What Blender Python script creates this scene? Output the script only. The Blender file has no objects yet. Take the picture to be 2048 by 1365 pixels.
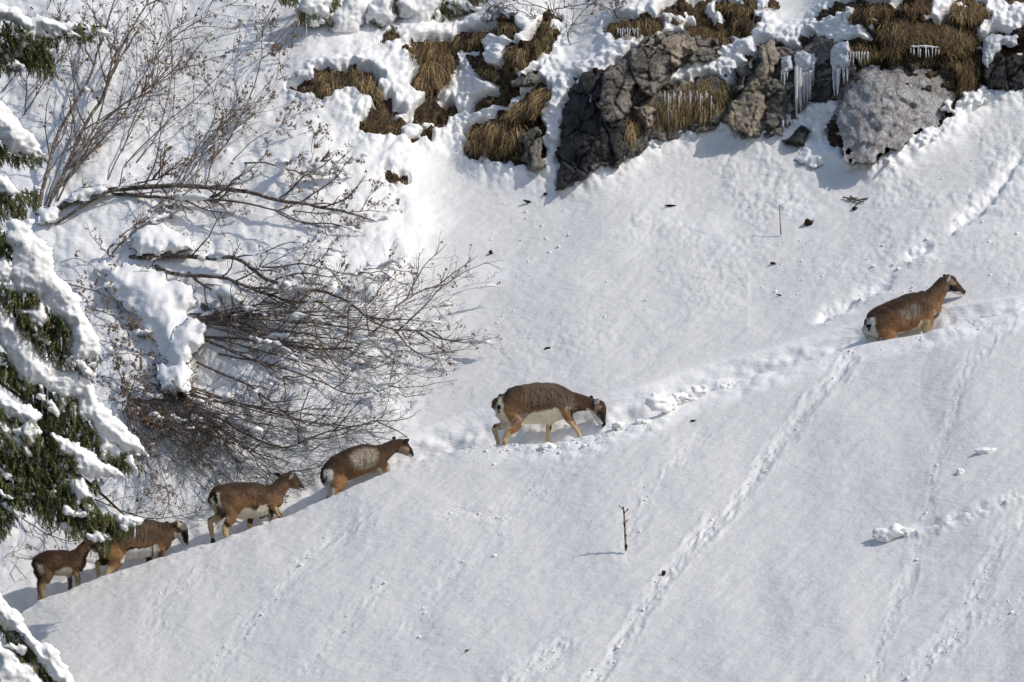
import bpy, math, random
import numpy as np
from mathutils import Vector, noise as mnoise

# ------------------------------------------------------------------ camera, light, exposure
scene = bpy.context.scene
D = 70.0                      # metres from the camera to the trail
cam_data = bpy.data.cameras.new('camera')
cam_data.lens = 221.5
cam_data.sensor_width = 36.0
cam_data.clip_start = 1.0
cam_data.clip_end = 600.0
cam = bpy.data.objects.new('camera', cam_data)
cam.location = (0, -D, 0)
cam.rotation_euler = (math.radians(90), 0, 0)
scene.collection.objects.link(cam)
scene.camera = cam

SUN = Vector((0.61, -0.37, 0.70)).normalized()
sun_data = bpy.data.lights.new('sun', 'SUN')
sun_data.energy = 2.5
sun_data.angle = math.radians(0.8)
sun_data.color = (1.0, 0.95, 0.865)
sun = bpy.data.objects.new('sun', sun_data)
sun.rotation_euler = SUN.to_track_quat('Z', 'Y').to_euler()
sun.location = (20, -14, 24)
scene.collection.objects.link(sun)

world = bpy.data.worlds.new('World')
scene.world = world
world.use_nodes = True
wn = world.node_tree
bg = wn.nodes['Background']
sky = wn.nodes.new('ShaderNodeTexSky')
sky.sky_type = 'NISHITA'
sky.sun_disc = False
sky.sun_elevation = math.asin(SUN.z)
sky.sun_rotation = math.atan2(SUN.x, SUN.y)
sky.altitude = 800
sky.air_density = 1.0
sky.dust_density = 3.0
sky.ozone_density = 1.0
wn.links.new(sky.outputs[0], bg.inputs[0])
bg.inputs[1].default_value = 0.125
scene.view_settings.view_transform = 'Standard'
scene.view_settings.look = 'None'
scene.view_settings.gamma = 1.0
scene.view_settings.use_curve_mapping = False
scene.view_settings.exposure = 0.0
scene.render.engine = 'CYCLES'
scene.cycles.max_bounces = 6
scene.cycles.diffuse_bounces = 4
scene.cycles.transparent_max_bounces = 8

C = scene.collection
random.seed(11)
RNG = np.random.default_rng(7)
S = 180.0                     # image pixels per metre on the plane of the trail

# ------------------------------------------------------------------ helpers
def at(u, v, y):
    """world point: image pixel (u, v) unprojected from the camera to depth y behind the trail plane"""
    s = (D + np.asarray(y, float)) / D
    u = np.asarray(u, float); v = np.asarray(v, float)
    return np.stack([(u - 1024) / S * s, np.asarray(y, float) + 0 * u, (682.5 - v) / S * s], -1)

def tag(o, label=None, cat=None, group=None, kind=None):
    if label: o['label'] = label
    if cat: o['category'] = cat
    if group: o['group'] = group
    if kind: o['kind'] = kind
    return o

def empty(name, loc, parent=None):
    o = bpy.data.objects.new(name, None)
    o.empty_display_size = 0.1
    o.location = loc
    C.objects.link(o)
    if parent: o.parent = parent
    return o

def mesh_data(name, V, F, mat=None, smooth=False):
    """V (n,3) array; F an (m,k) int array or a list of such arrays"""
    if not isinstance(F, list): F = [F]
    F = [f for f in F if len(f)]
    me = bpy.data.meshes.new(name)
    V = np.asarray(V, np.float32)
    me.vertices.add(len(V)); me.vertices.foreach_set('co', V.ravel())
    tot = np.concatenate([np.full(len(f), f.shape[1], np.int32) for f in F])
    idx = np.concatenate([f.astype(np.int32).ravel() for f in F])
    start = np.concatenate([[0], np.cumsum(tot)[:-1]]).astype(np.int32)
    me.loops.add(len(idx)); me.loops.foreach_set('vertex_index', idx)
    me.polygons.add(len(tot)); me.polygons.foreach_set('loop_start', start); me.polygons.foreach_set('loop_total', tot)
    if smooth: me.polygons.foreach_set('use_smooth', np.ones(len(tot), bool))
    me.update(calc_edges=True)
    if mat: me.materials.append(mat)
    return me

def mk(name, V, F, mat=None, parent=None, smooth=False, origin=None):
    """link one mesh object; world coordinates in V, origin at its base unless parented"""
    V = np.asarray(V, float)
    if parent is not None:
        off = np.array(parent.location)
        p = parent.parent
        while p is not None:
            off = off + np.array(p.location); p = p.parent
        o_loc = (0, 0, 0)
    else:
        off = np.array(origin if origin is not None else (V[:, 0].mean(), V[:, 1].mean(), V[:, 2].min()))
        o_loc = tuple(off)
    o = bpy.data.objects.new(name, mesh_data(name, V - off, F, mat, smooth))
    o.location = o_loc
    C.objects.link(o)
    if parent is not None: o.parent = parent
    return o

def attr(o, name, values, kind='FLOAT'):
    a = o.data.attributes.new(name, kind, 'POINT')
    if kind == 'FLOAT': a.data.foreach_set('value', np.asarray(values, np.float32))
    else: a.data.foreach_set('color', np.asarray(values, np.float32).ravel())

def hash3(i, j, k, seed):
    h = (i * 374761393 + j * 668265263 + k * 1442695041 + seed * 974634777) & 0xffffffff
    h = ((h ^ (h >> 13)) * 1274126177) & 0xffffffff
    h = ((h ^ (h >> 15)) * 2246822519) & 0xffffffff
    return ((h ^ (h >> 16)) & 0xffffffff) / 4294967295.0

def vnoise(x, y, z=None, seed=0):
    """value noise with quintic smoothing, in -1..1"""
    x = np.asarray(x, float); y = np.asarray(y, float)
    xi = np.floor(x).astype(np.int64); yi = np.floor(y).astype(np.int64)
    fx = x - xi; fy = y - yi
    fx = fx ** 3 * (fx * (fx * 6 - 15) + 10); fy = fy ** 3 * (fy * (fy * 6 - 15) + 10)
    def layer(k):
        a = hash3(xi, yi, k, seed); b = hash3(xi + 1, yi, k, seed)
        c = hash3(xi, yi + 1, k, seed); d = hash3(xi + 1, yi + 1, k, seed)
        return (a + (b - a) * fx) * (1 - fy) + (c + (d - c) * fx) * fy
    if z is None:
        return layer(0) * 2 - 1
    z = np.asarray(z, float); zi = np.floor(z).astype(np.int64); fz = z - zi
    fz = fz ** 3 * (fz * (fz * 6 - 15) + 10)
    return (layer(zi) * (1 - fz) + layer(zi + 1) * fz) * 2 - 1

def fbm(x, y, z=None, oct=4, seed=0, gain=0.5):
    r = 0; a = 1; f = 1
    for i in range(oct):
        # turn each octave a little so that the lattice never shows
        c, s_ = math.cos(0.6 * i + 0.3), math.sin(0.6 * i + 0.3)
        xx = (x * c - y * s_) * f + 13.7 * i; yy = (x * s_ + y * c) * f - 7.1 * i
        r = r + a * vnoise(xx, yy, None if z is None else z * f, seed + i * 17)
        a *= gain; f *= 2.03
    return r

def worley(x, y, seed=0):
    xi = np.floor(x).astype(np.int64); yi = np.floor(y).astype(np.int64)
    best = np.full(np.shape(x), 9.0)
    for i in (-1, 0, 1):
        for j in (-1, 0, 1):
            px = xi + i + hash3(xi + i, yi + j, 1, seed); py = yi + j + hash3(xi + i, yi + j, 2, seed)
            best = np.minimum(best, (px - x) ** 2 + (py - y) ** 2)
    return np.sqrt(best)

def cells(x, y, seed=0):
    """nearest cell: distance to it, gap to the second, its random numbers and the offset from its centre"""
    xi = np.floor(x).astype(np.int64); yi = np.floor(y).astype(np.int64)
    d1 = np.full(np.shape(x), 9.0); d2 = d1.copy(); R = [np.zeros(np.shape(x)) for _ in range(5)]
    for i in (-1, 0, 1):
        for j in (-1, 0, 1):
            px = xi + i + hash3(xi + i, yi + j, 1, seed); py = yi + j + hash3(xi + i, yi + j, 2, seed)
            d = np.sqrt((px - x) ** 2 + (py - y) ** 2); m = d < d1
            d2 = np.where(m, d1, np.minimum(d2, d)); d1 = np.where(m, d, d1)
            for k, v in enumerate((hash3(xi + i, yi + j, 3, seed), hash3(xi + i, yi + j, 4, seed), hash3(xi + i, yi + j, 5, seed), x - px, y - py)): R[k] = np.where(m, v, R[k])
    return d1, d2 - d1, R

def sstep(a, b, x):
    t = np.clip((x - a) / (b - a), 0, 1)
    return t * t * (3 - 2 * t)

def in_poly(P, u, v):
    P = np.asarray(P, float)
    r = np.zeros(np.shape(u), bool)
    x0, y0 = P[-1]
    for x1, y1 in P:
        c = ((y1 > v) != (y0 > v))
        if y1 != y0:
            r ^= c & (u < (x0 - x1) * (v - y1) / (y0 - y1) + x1)
        x0, y0 = x1, y1
    return r

def seg_dist(P, u, v, closed=True):
    P = np.asarray(P, float)
    Q = np.roll(P, -1, 0) if closed else P[1:]
    A = P if closed else P[:-1]
    best = np.full(np.shape(u), 1e9)
    for (ax, ay), (bx, by) in zip(A, Q):
        dx, dy = bx - ax, by - ay
        L = dx * dx + dy * dy + 1e-9
        t = np.clip(((u - ax) * dx + (v - ay) * dy) / L, 0, 1)
        best = np.minimum(best, (u - ax - t * dx) ** 2 + (v - ay - t * dy) ** 2)
    return np.sqrt(best)

def crop(ox, oy, k, pts):
    return [(ox + x / k, oy + y / k) for x, y in pts]

def smooth_path(P, n):
    """Catmull-Rom through the rows of P (n, d), n samples"""
    P = np.asarray(P, float)
    if len(P) == 2: 
        t = np.linspace(0, 1, n)[:, None]; return P[0] * (1 - t) + P[1] * t
    Q = np.vstack([2 * P[0] - P[1], P, 2 * P[-1] - P[-2]])
    t = np.linspace(0, len(P) - 1 - 1e-6, n); i = t.astype(int); f = (t - i)[:, None]
    a, b, c, d = Q[i], Q[i + 1], Q[i + 2], Q[i + 3]
    return 0.5 * (2 * b + (c - a) * f + (2 * a - 5 * b + 4 * c - d) * f ** 2 + (3 * b - a - 3 * c + d) * f ** 3)

def tubes(paths):
    """paths: list of (pts (n,3), radii (n), sides) -> V, F quads"""
    Vs = []; Fs = []; off = 0
    for pts, rad, k in paths:
        pts = np.asarray(pts, float); n = len(pts)
        T = np.gradient(pts, axis=0); T /= np.linalg.norm(T, axis=1)[:, None] + 1e-9
        ref = np.array([0.13, 0.97, 0.2]) if abs(T[:, 1]).mean() < 0.8 else np.array([1.0, 0, 0])
        A = np.cross(T, ref); A /= np.linalg.norm(A, axis=1)[:, None] + 1e-9
        B = np.cross(T, A)
        ang = np.arange(k) * 2 * math.pi / k
        ring = pts[:, None] + np.asarray(rad)[:, None, None] * (np.cos(ang)[None, :, None] * A[:, None] + np.sin(ang)[None, :, None] * B[:, None])
        Vs.append(ring.reshape(-1, 3))
        i = np.arange(n - 1)[:, None] * k; j = np.arange(k)[None]
        j2 = (j + 1) % k
        Fs.append(np.stack([i + j, i + j2, i + k + j2, i + k + j], -1).reshape(-1, 4) + off)
        off += n * k
    return np.concatenate(Vs), np.concatenate(Fs)

def icosphere(sub=1):
    t = (1 + 5 ** .5) / 2
    V = [(-1, t, 0), (1, t, 0), (-1, -t, 0), (1, -t, 0), (0, -1, t), (0, 1, t), (0, -1, -t), (0, 1, -t), (t, 0, -1), (t, 0, 1), (-t, 0, -1), (-t, 0, 1)]
    F = [(0, 11, 5), (0, 5, 1), (0, 1, 7), (0, 7, 10), (0, 10, 11), (1, 5, 9), (5, 11, 4), (11, 10, 2), (10, 7, 6), (7, 1, 8), (3, 9, 4), (3, 4, 2), (3, 2, 6), (3, 6, 8), (3, 8, 9), (4, 9, 5), (2, 4, 11), (6, 2, 10), (8, 6, 7), (9, 8, 1)]
    V = [tuple(np.array(p) / np.linalg.norm(p)) for p in V]
    for _ in range(sub):
        cache = {}; G = []
        def mid(a, b):
            key = (min(a, b), max(a, b))
            if key not in cache:
                m = np.array(V[a]) + np.array(V[b]); V.append(tuple(m / np.linalg.norm(m))); cache[key] = len(V) - 1
            return cache[key]
        for a, b, c in F:
            x, y, z = mid(a, b), mid(b, c), mid(c, a)
            G += [(a, x, z), (b, y, x), (c, z, y), (x, y, z)]
        F = G
    return np.array(V), np.array(F)
ICO1 = icosphere(1); ICO2 = icosphere(2); ICO3 = icosphere(3)

def blobs(P, R, ico=ICO1, squash=(1, 1, 1), rough=0.3, seed=0):
    """P (n,3) centres, R (n) sizes: lumpy balls in one array"""
    P = np.asarray(P, float); R = np.asarray(R, float).reshape(len(P), -1)
    V0, F0 = ico; n = len(P); m = len(V0)
    rng = np.random.default_rng(seed)
    q = rng.normal(size=(n, 3)) * 7
    X = V0[None] * 1.0 + q[:, None]
    w = 1 + rough * (vnoise(X[..., 0] * 1.3, X[..., 1] * 1.3, X[..., 2] * 1.3, seed) + 0.5 * vnoise(X[..., 0] * 3, X[..., 1] * 3, X[..., 2] * 3, seed + 5))
    V = V0[None] * w[..., None] * (R[:, None, :] * np.array(squash)) + P[:, None]
    F = F0[None] + (np.arange(n) * m)[:, None, None]
    return V.reshape(-1, 3), F.reshape(-1, 3)

def pillow(poly, ydep, thick=0.15, bulge=0.15, edge=22.0, step=3.0, ragged=5.0, seed=0, lumps=0.0, lump_size=30.0, power=0.5, backflat=None, fn=None, grow=0.0):
    """a closed body with the traced outline, real thickness and a rounded, lumpy face.
    ydep: depth of its middle (number or function of u, v)"""
    P = np.asarray(poly, float)
    step = min(step, max(.8, (P.max(0) - P.min(0)).min() / 9)); ragged = min(ragged, (P.max(0) - P.min(0)).min() / 5)
    u0, v0 = P.min(0) - 8 - grow; u1, v1 = P.max(0) + 8 + grow
    U, W = np.meshgrid(np.arange(u0, u1, step), np.arange(v0, v1, step), indexing='ij')
    nu = U + ragged * fbm(U / 22, W / 22, oct=3, seed=seed); nv = W + ragged * fbm(U / 22, W / 22, oct=3, seed=seed + 50)
    ins = in_poly(P, nu, nv)
    d = seg_dist(P, nu, nv) * np.where(ins, 1, -1) + grow
    ins = d > 0
    cell = ins[:-1, :-1] & ins[1:, :-1] & ins[:-1, 1:] & ins[1:, 1:]
    t = np.clip(d / edge, 0, 1)
    prof = np.power(1 - (1 - t) ** 2, power)
    Y = ydep(U, W) if callable(ydep) else np.full(U.shape, float(ydep))
    L = lumps * (1 - worley(U / lump_size + fbm(U / 60, W / 60, seed=seed) * .4, W / lump_size, seed)) + lumps * 0.4 * fbm(U / lump_size * 2, W / lump_size * 2, oct=3, seed=seed + 3)
    front = Y - thick * prof - (bulge * np.clip(d / (edge * 2.5), 0, 1) ** 0.7) - L * prof
    if fn is not None: front = fn(front, U, W, d)
    back = Y + (thick * prof if backflat is None else backflat)
    idf = -np.ones(U.shape, int); used = np.zeros(U.shape, bool)
    used[:-1, :-1] |= cell; used[1:, :-1] |= cell; used[:-1, 1:] |= cell; used[1:, 1:] |= cell
    idf[used] = np.arange(used.sum()); n = used.sum()
    V = np.concatenate([at(U[used], W[used], front[used]), at(U[used], W[used], back[used])])
    i, j = np.nonzero(cell)
    a, b, c, e = idf[i, j], idf[i + 1, j], idf[i + 1, j + 1], idf[i, j + 1]
    F = [np.stack([a, e, c, b], -1)[:, ::-1], np.stack([a, b, c, e], -1)[:, ::-1] + n]
    pad = np.zeros((cell.shape[0] + 2, cell.shape[1] + 2), bool); pad[1:-1, 1:-1] = cell
    sides = []
    for (di, dj, p, q) in ((-1, 0, a, e), (1, 0, c, b), (0, -1, b, a), (0, 1, e, c)):
        m = ~pad[i + 1 + di, j + 1 + dj]
        sides.append(np.stack([p[m], q[m], q[m] + n, p[m] + n], -1)[:, ::-1])
    F.append(np.concatenate(sides))
    return V, F

# ------------------------------------------------------------------ materials
def mat_new(name):
    m = bpy.data.materials.new(name); m.use_nodes = True
    nt = m.node_tree; b = nt.nodes['Principled BSDF']
    return m, nt, b
def nn(nt, t, **kw):
    n = nt.nodes.new(t)
    for k, v in kw.items():
        if k.startswith('i_'): n.inputs[k[2:].replace('_', ' ')].default_value = v
        else: setattr(n, k, v)
    return n
def noise_node(nt, vec, scale, detail=4, rough=0.55, dist=0.0):
    n = nn(nt, 'ShaderNodeTexNoise'); n.inputs['Scale'].default_value = scale; n.inputs['Detail'].default_value = detail
    n.inputs['Roughness'].default_value = rough; n.inputs['Distortion'].default_value = dist
    nt.links.new(vec, n.inputs['Vector']); return n
def ramp(nt, fac, stops):
    r = nn(nt, 'ShaderNodeValToRGB'); e = r.color_ramp.elements
    e[0].position, e[0].color = stops[0][0], (*stops[0][1], 1)
    e[1].position, e[1].color = stops[-1][0], (*stops[-1][1], 1)
    for p, c in stops[1:-1]:
        x = e.new(p); x.color = (*c, 1)
    nt.links.new(fac, r.inputs[0]); return r
def bump(nt, b, height, strength, dist, prev=None):
    n = nn(nt, 'ShaderNodeBump'); n.inputs['Strength'].default_value = strength; n.inputs['Distance'].default_value = dist
    nt.links.new(height, n.inputs['Height'])
    if prev is not None: nt.links.new(prev.outputs[0], n.inputs['Normal'])
    nt.links.new(n.outputs[0], b.inputs['Normal']); return n
def mix(nt, fac, a, b_, mode='MIX'):
    m = nn(nt, 'ShaderNodeMix', data_type='RGBA', blend_type=mode)
    for s_, v in ((0, fac), (6, a), (7, b_)):
        if hasattr(v, 'node') or hasattr(v, 'links'): nt.links.new(v, m.inputs[s_])
        else: m.inputs[s_].default_value = v if s_ == 0 else (*v, 1)
    return m.outputs[2]

def snow_material(name, streak, dirty=0.0, base=(0.93, 0.92, 0.905), crust=None):
    m, nt, b = mat_new(name)
    tc = nn(nt, 'ShaderNodeTexCoord')
    mp = nn(nt, 'ShaderNodeMapping'); mp.inputs['Rotation'].default_value = (0, math.radians(24), 0)
    mp.inputs['Scale'].default_value = (9, 9, 27)
    nt.links.new(tc.outputs['Object'], mp.inputs['Vector'])
    n1 = noise_node(nt, mp.outputs[0], 1.0, 3, 0.6, 0.3)
    n2 = noise_node(nt, tc.outputs['Object'], 9.0, 5, 0.6)
    n3 = noise_node(nt, tc.outputs['Object'], 60.0, 3, 0.6)
    col = mix(nt, noise_node(nt, tc.outputs['Object'], 0.8, 3).outputs[0], base, tuple(x * 0.965 for x in base))
    if crust:
        fa = nn(nt, 'ShaderNodeAttribute', attribute_name='fresh')
        col = mix(nt, fa.outputs['Fac'], crust, col)
    if dirty:
        r = ramp(nt, noise_node(nt, tc.outputs['Object'], 4.0, 8, 0.75).outputs[0], [(0.0, (0, 0, 0)), (0.63, (0, 0, 0)), (0.8, (dirty,) * 3)])
        col = mix(nt, r.outputs[0], col, (0.42, 0.36, 0.30))
    nt.links.new(col, b.inputs['Base Color'])
    b.inputs['Roughness'].default_value = 0.55
    b.inputs['Specular IOR Level'].default_value = 0.25
    p = bump(nt, b, n1.outputs[0], streak, 0.035)
    p = bump(nt, b, n2.outputs[0], 0.22, 0.05, p)
    p = bump(nt, b, n3.outputs[0], 0.2, 0.008, p)
    return m
M = {}
M['snow'] = snow_material('windblown_snow', 0.32, crust=(0.765, 0.755, 0.735))
M['snow_soft'] = snow_material('fresh_snow', 0.15)

def simple(name, stops, scale=6, rough=0.9, bumps=((20, .4, .01),), spec=0.2, detail=6):
    m, nt, b = mat_new(name)
    tc = nn(nt, 'ShaderNodeTexCoord')
    n = noise_node(nt, tc.outputs['Object'], scale, detail, 0.65, 0.2)
    r = ramp(nt, n.outputs[0], stops)
    nt.links.new(r.outputs[0], b.inputs['Base Color'])
    b.inputs['Roughness'].default_value = rough; b.inputs['Specular IOR Level'].default_value = spec
    p = None
    for sc, st, di in bumps:
        p = bump(nt, b, noise_node(nt, tc.outputs['Object'], sc, 6, 0.65).outputs[0], st, di, p)
    return m
M['earth'] = simple('dark_turf_soil', [(.3, (.02, .016, .012)), (.48, (.075, .052, .034)), (.62, (.14, .098, .06)), (.75, (.22, .17, .11))], 9, 0.95, ((12, .9, .06), (50, .8, .02)))
M['bark'] = simple('grey_brown_bark', [(.35, (.05, .038, .030)), (.5, (.13, .10, .08)), (.62, (.30, .27, .24))], 22, 0.8, ((80, .4, .004),))
M['twig'] = simple('twig_bark', [(.3, (.085, .068, .058)), (.7, (.19, .155, .13))], 12, 0.75, ())
M['leaf_dry'] = simple('withered_catkins', [(.3, (.13, .09, .06)), (.7, (.28, .20, .135))], 8, 0.9, ())
M['spruce_bark'] = simple('spruce_bark', [(.3, (.03, .022, .018)), (.7, (.12, .09, .07))], 20, 0.9, ((60, .6, .01),))
M['debris'] = simple('dark_litter', [(.3, (.012, .009, .007)), (.7, (.06, .035, .02))], 20, 0.9, ((60, .6, .005),))
M['stalk'] = simple('dry_stalk', [(.3, (.14, .10, .06)), (.7, (.30, .23, .15))], 30, 0.8, ())

def vcol_mat(name, rough=0.85, trans=0.0, spec=0.2):
    m, nt, b = mat_new(name)
    a = nn(nt, 'ShaderNodeAttribute', attribute_name='tint')
    nt.links.new(a.outputs['Color'], b.inputs['Base Color'])
    b.inputs['Roughness'].default_value = rough; b.inputs['Specular IOR Level'].default_value = spec
    return m
M['needles'] = vcol_mat('spruce_needles', 0.6, spec=0.3)
M['blades'] = vcol_mat('dry_grass', 0.8)

def rock_mat(name, light, dark, lichen, lich_amt=0.6):
    m, nt, b = mat_new(name)
    tc = nn(nt, 'ShaderNodeTexCoord')
    n = noise_node(nt, tc.outputs['Object'], 5.5, 10, 0.74, 0.9)
    r = ramp(nt, n.outputs[0], [(.44, dark), (.5, tuple((a + c) / 2 for a, c in zip(dark, light))), (.56, light)])
    n2 = noise_node(nt, tc.outputs['Object'], 6, 10, 0.78, 0.9)
    r2 = ramp(nt, n2.outputs[0], [(.0, (0, 0, 0)), (lich_amt, (0, 0, 0)), (lich_amt + .06, (1, 1, 1))])
    c = mix(nt, r2.outputs[0], r.outputs[0], lichen)
    n3 = noise_node(nt, tc.outputs['Object'], 30, 6, 0.8)
    r3 = ramp(nt, n3.outputs[0], [(.38, (.42, .41, .40)), (.50, (1, 1, 1))])
    c = mix(nt, 0.85, c, r3.outputs[0], 'MULTIPLY')
    nt.links.new(c, b.inputs['Base Color'])
    b.inputs['Roughness'].default_value = 0.8
    p = bump(nt, b, n2.outputs[0], 1.0, 0.16)
    p = bump(nt, b, n3.outputs[0], 1.0, 0.03, p)
    v = nn(nt, 'ShaderNodeTexVoronoi', feature='DISTANCE_TO_EDGE'); v.inputs['Scale'].default_value = 3.0
    mp = nn(nt, 'ShaderNodeMapping'); mp.inputs['Scale'].default_value = (1.3, 1, .6); mp.inputs['Rotation'].default_value = (0, .5, 0)
    wv = mix(nt, 0.25, mp.outputs[0], n2.outputs[1])
    nt.links.new(tc.outputs['Object'], mp.inputs['Vector']); nt.links.new(wv, v.inputs['Vector'])
    rr = ramp(nt, v.outputs[0], [(0, (0, 0, 0)), (.05, (1, 1, 1))])
    bump(nt, b, rr.outputs[0], 0.5, 0.03, p)
    return m
M['rock_dark'] = rock_mat('dark_wet_rock', (.125, .12, .115), (.035, .035, .037), (.30, .28, .25), .60)
M['rock_grey'] = rock_mat('grey_lichened_rock', (.50, .455, .395), (.17, .16, .145), (.58, .52, .44), .55)
M['rock_pale'] = rock_mat('pale_rock', (.78, .67, .53), (.48, .40, .30), (.80, .72, .60), .56)

def ice_mat(name, tintc, rough, transm, base, bump_s=0.6):
    m, nt, b = mat_new(name)
    tc = nn(nt, 'ShaderNodeTexCoord')
    n = noise_node(nt, tc.outputs['Object'], 3.0, 8, 0.7, 1.0)
    r = ramp(nt, n.outputs[0], [(.32, base), (.48, tintc), (.60, tuple(min(1, x * 1.15) for x in tintc)), (.72, tuple(min(1, x * 1.5) for x in tintc))])
    n2 = noise_node(nt, tc.outputs['Object'], 45, 5, 0.7)
    c = mix(nt, 0.5, r.outputs[0], ramp(nt, n2.outputs[0], [(.35, (.45, .43, .43)), (.62, (1, 1, 1))]).outputs[0], 'MULTIPLY')
    nt.links.new(c, b.inputs['Base Color'])
    b.inputs['Roughness'].default_value = rough
    b.inputs['IOR'].default_value = 1.31
    b.inputs['Transmission Weight'].default_value = transm
    b.inputs['Specular IOR Level'].default_value = 0.6
    p = bump(nt, b, n2.outputs[0], bump_s, 0.03)
    bump(nt, b, noise_node(nt, tc.outputs['Object'], 14, 4, 0.6, 0.8).outputs[0], bump_s, 0.05, p)
    return m
def dome_mat():
    m, nt, b = mat_new('cloudy_rust_tinted_ice')
    tc = nn(nt, 'ShaderNodeTexCoord')
    mp = nn(nt, 'ShaderNodeMapping'); mp.inputs['Scale'].default_value = (1.8, 1, .9); nt.links.new(tc.outputs['Object'], mp.inputs['Vector'])
    big = noise_node(nt, tc.outputs['Object'], 1.9, 6, 0.65, 1.6)
    mid = noise_node(nt, mp.outputs[0], 7, 10, 0.8, 1.5)
    fine = noise_node(nt, mp.outputs[0], 42, 5, 0.8, 0.6)
    hue = ramp(nt, big.outputs[0], [(.34, (.42, .42, .44)), (.43, (.88, .88, .88)), (.50, (.66, .65, .65)), (.55, (.60, .53, .49)), (.61, (.92, .92, .93))])
    c = mix(nt, 0.75, hue.outputs[0], ramp(nt, mid.outputs[0], [(.38, (.5, .47, .46)), (.5, (1, 1, 1)), (.62, (1.4, 1.4, 1.42))]).outputs[0], 'MULTIPLY')
    c = mix(nt, 0.65, c, ramp(nt, fine.outputs[0], [(.40, (.42, .40, .39)), (.54, (1, 1, 1)), (.66, (1.6, 1.6, 1.6))]).outputs[0], 'MULTIPLY')
    nt.links.new(c, b.inputs['Base Color'])
    b.inputs['Roughness'].default_value = 0.22; b.inputs['IOR'].default_value = 1.31; b.inputs['Specular IOR Level'].default_value = 0.9
    p = bump(nt, b, mid.outputs[0], 0.8, 0.08)
    bump(nt, b, fine.outputs[0], 1.0, 0.04, p)
    return m
M['ice_dome'] = dome_mat()
M['ice'] = ice_mat('clear_white_ice', (.80, .82, .85), 0.12, 0.2, (.62, .64, .67), 0.3)
# ------------------------------------------------------------------ terrain: outlines traced in image pixels
LIP = np.array([(-900, 1600), (-400, 1440), (-100, 1320), (0, 1262), (60, 1212), (200, 1152), (330, 1112), (440, 1082), (490, 1064), (560, 1036), (640, 998), (740, 962), (850, 918), (960, 890),
                (1000, 888), (1100, 888), (1180, 871), (1230, 858), (1310, 836), (1350, 812), (1480, 766), (1600, 728), (1720, 690), (1800, 676), (1850, 668), (1890, 655), (1950, 642), (2048, 625), (2400, 560), (3200, 400)], float)
HW = np.array([(-900, .35), (0, .4), (200, .42), (400, .46), (620, .42), (800, .36), (1000, .42), (1150, .42), (1250, .40), (1350, .37), (1500, .31), (1600, .28), (1700, .23), (1780, .3), (1850, .3), (1900, .22), (2048, .20), (3200, .15)])
def lip_v(u): return np.interp(u, LIP[:, 0], LIP[:, 1])
A_, B_, C_ = 0.40, 0.65, -1.125
def plane_y(u, v):
    X = (u - 1024) / S; Z = (682.5 - v) / S
    return (Z - A_ * X - C_) / (B_ - (Z - A_ * X) / D)
def near_y(u, v):
    """distance of the near slope: an even plane that rolls gently off to the lower left"""
    y = plane_y(u, v)
    return y + 0.10 * fbm(u / 420, v / 420, oct=2, seed=3)

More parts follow.
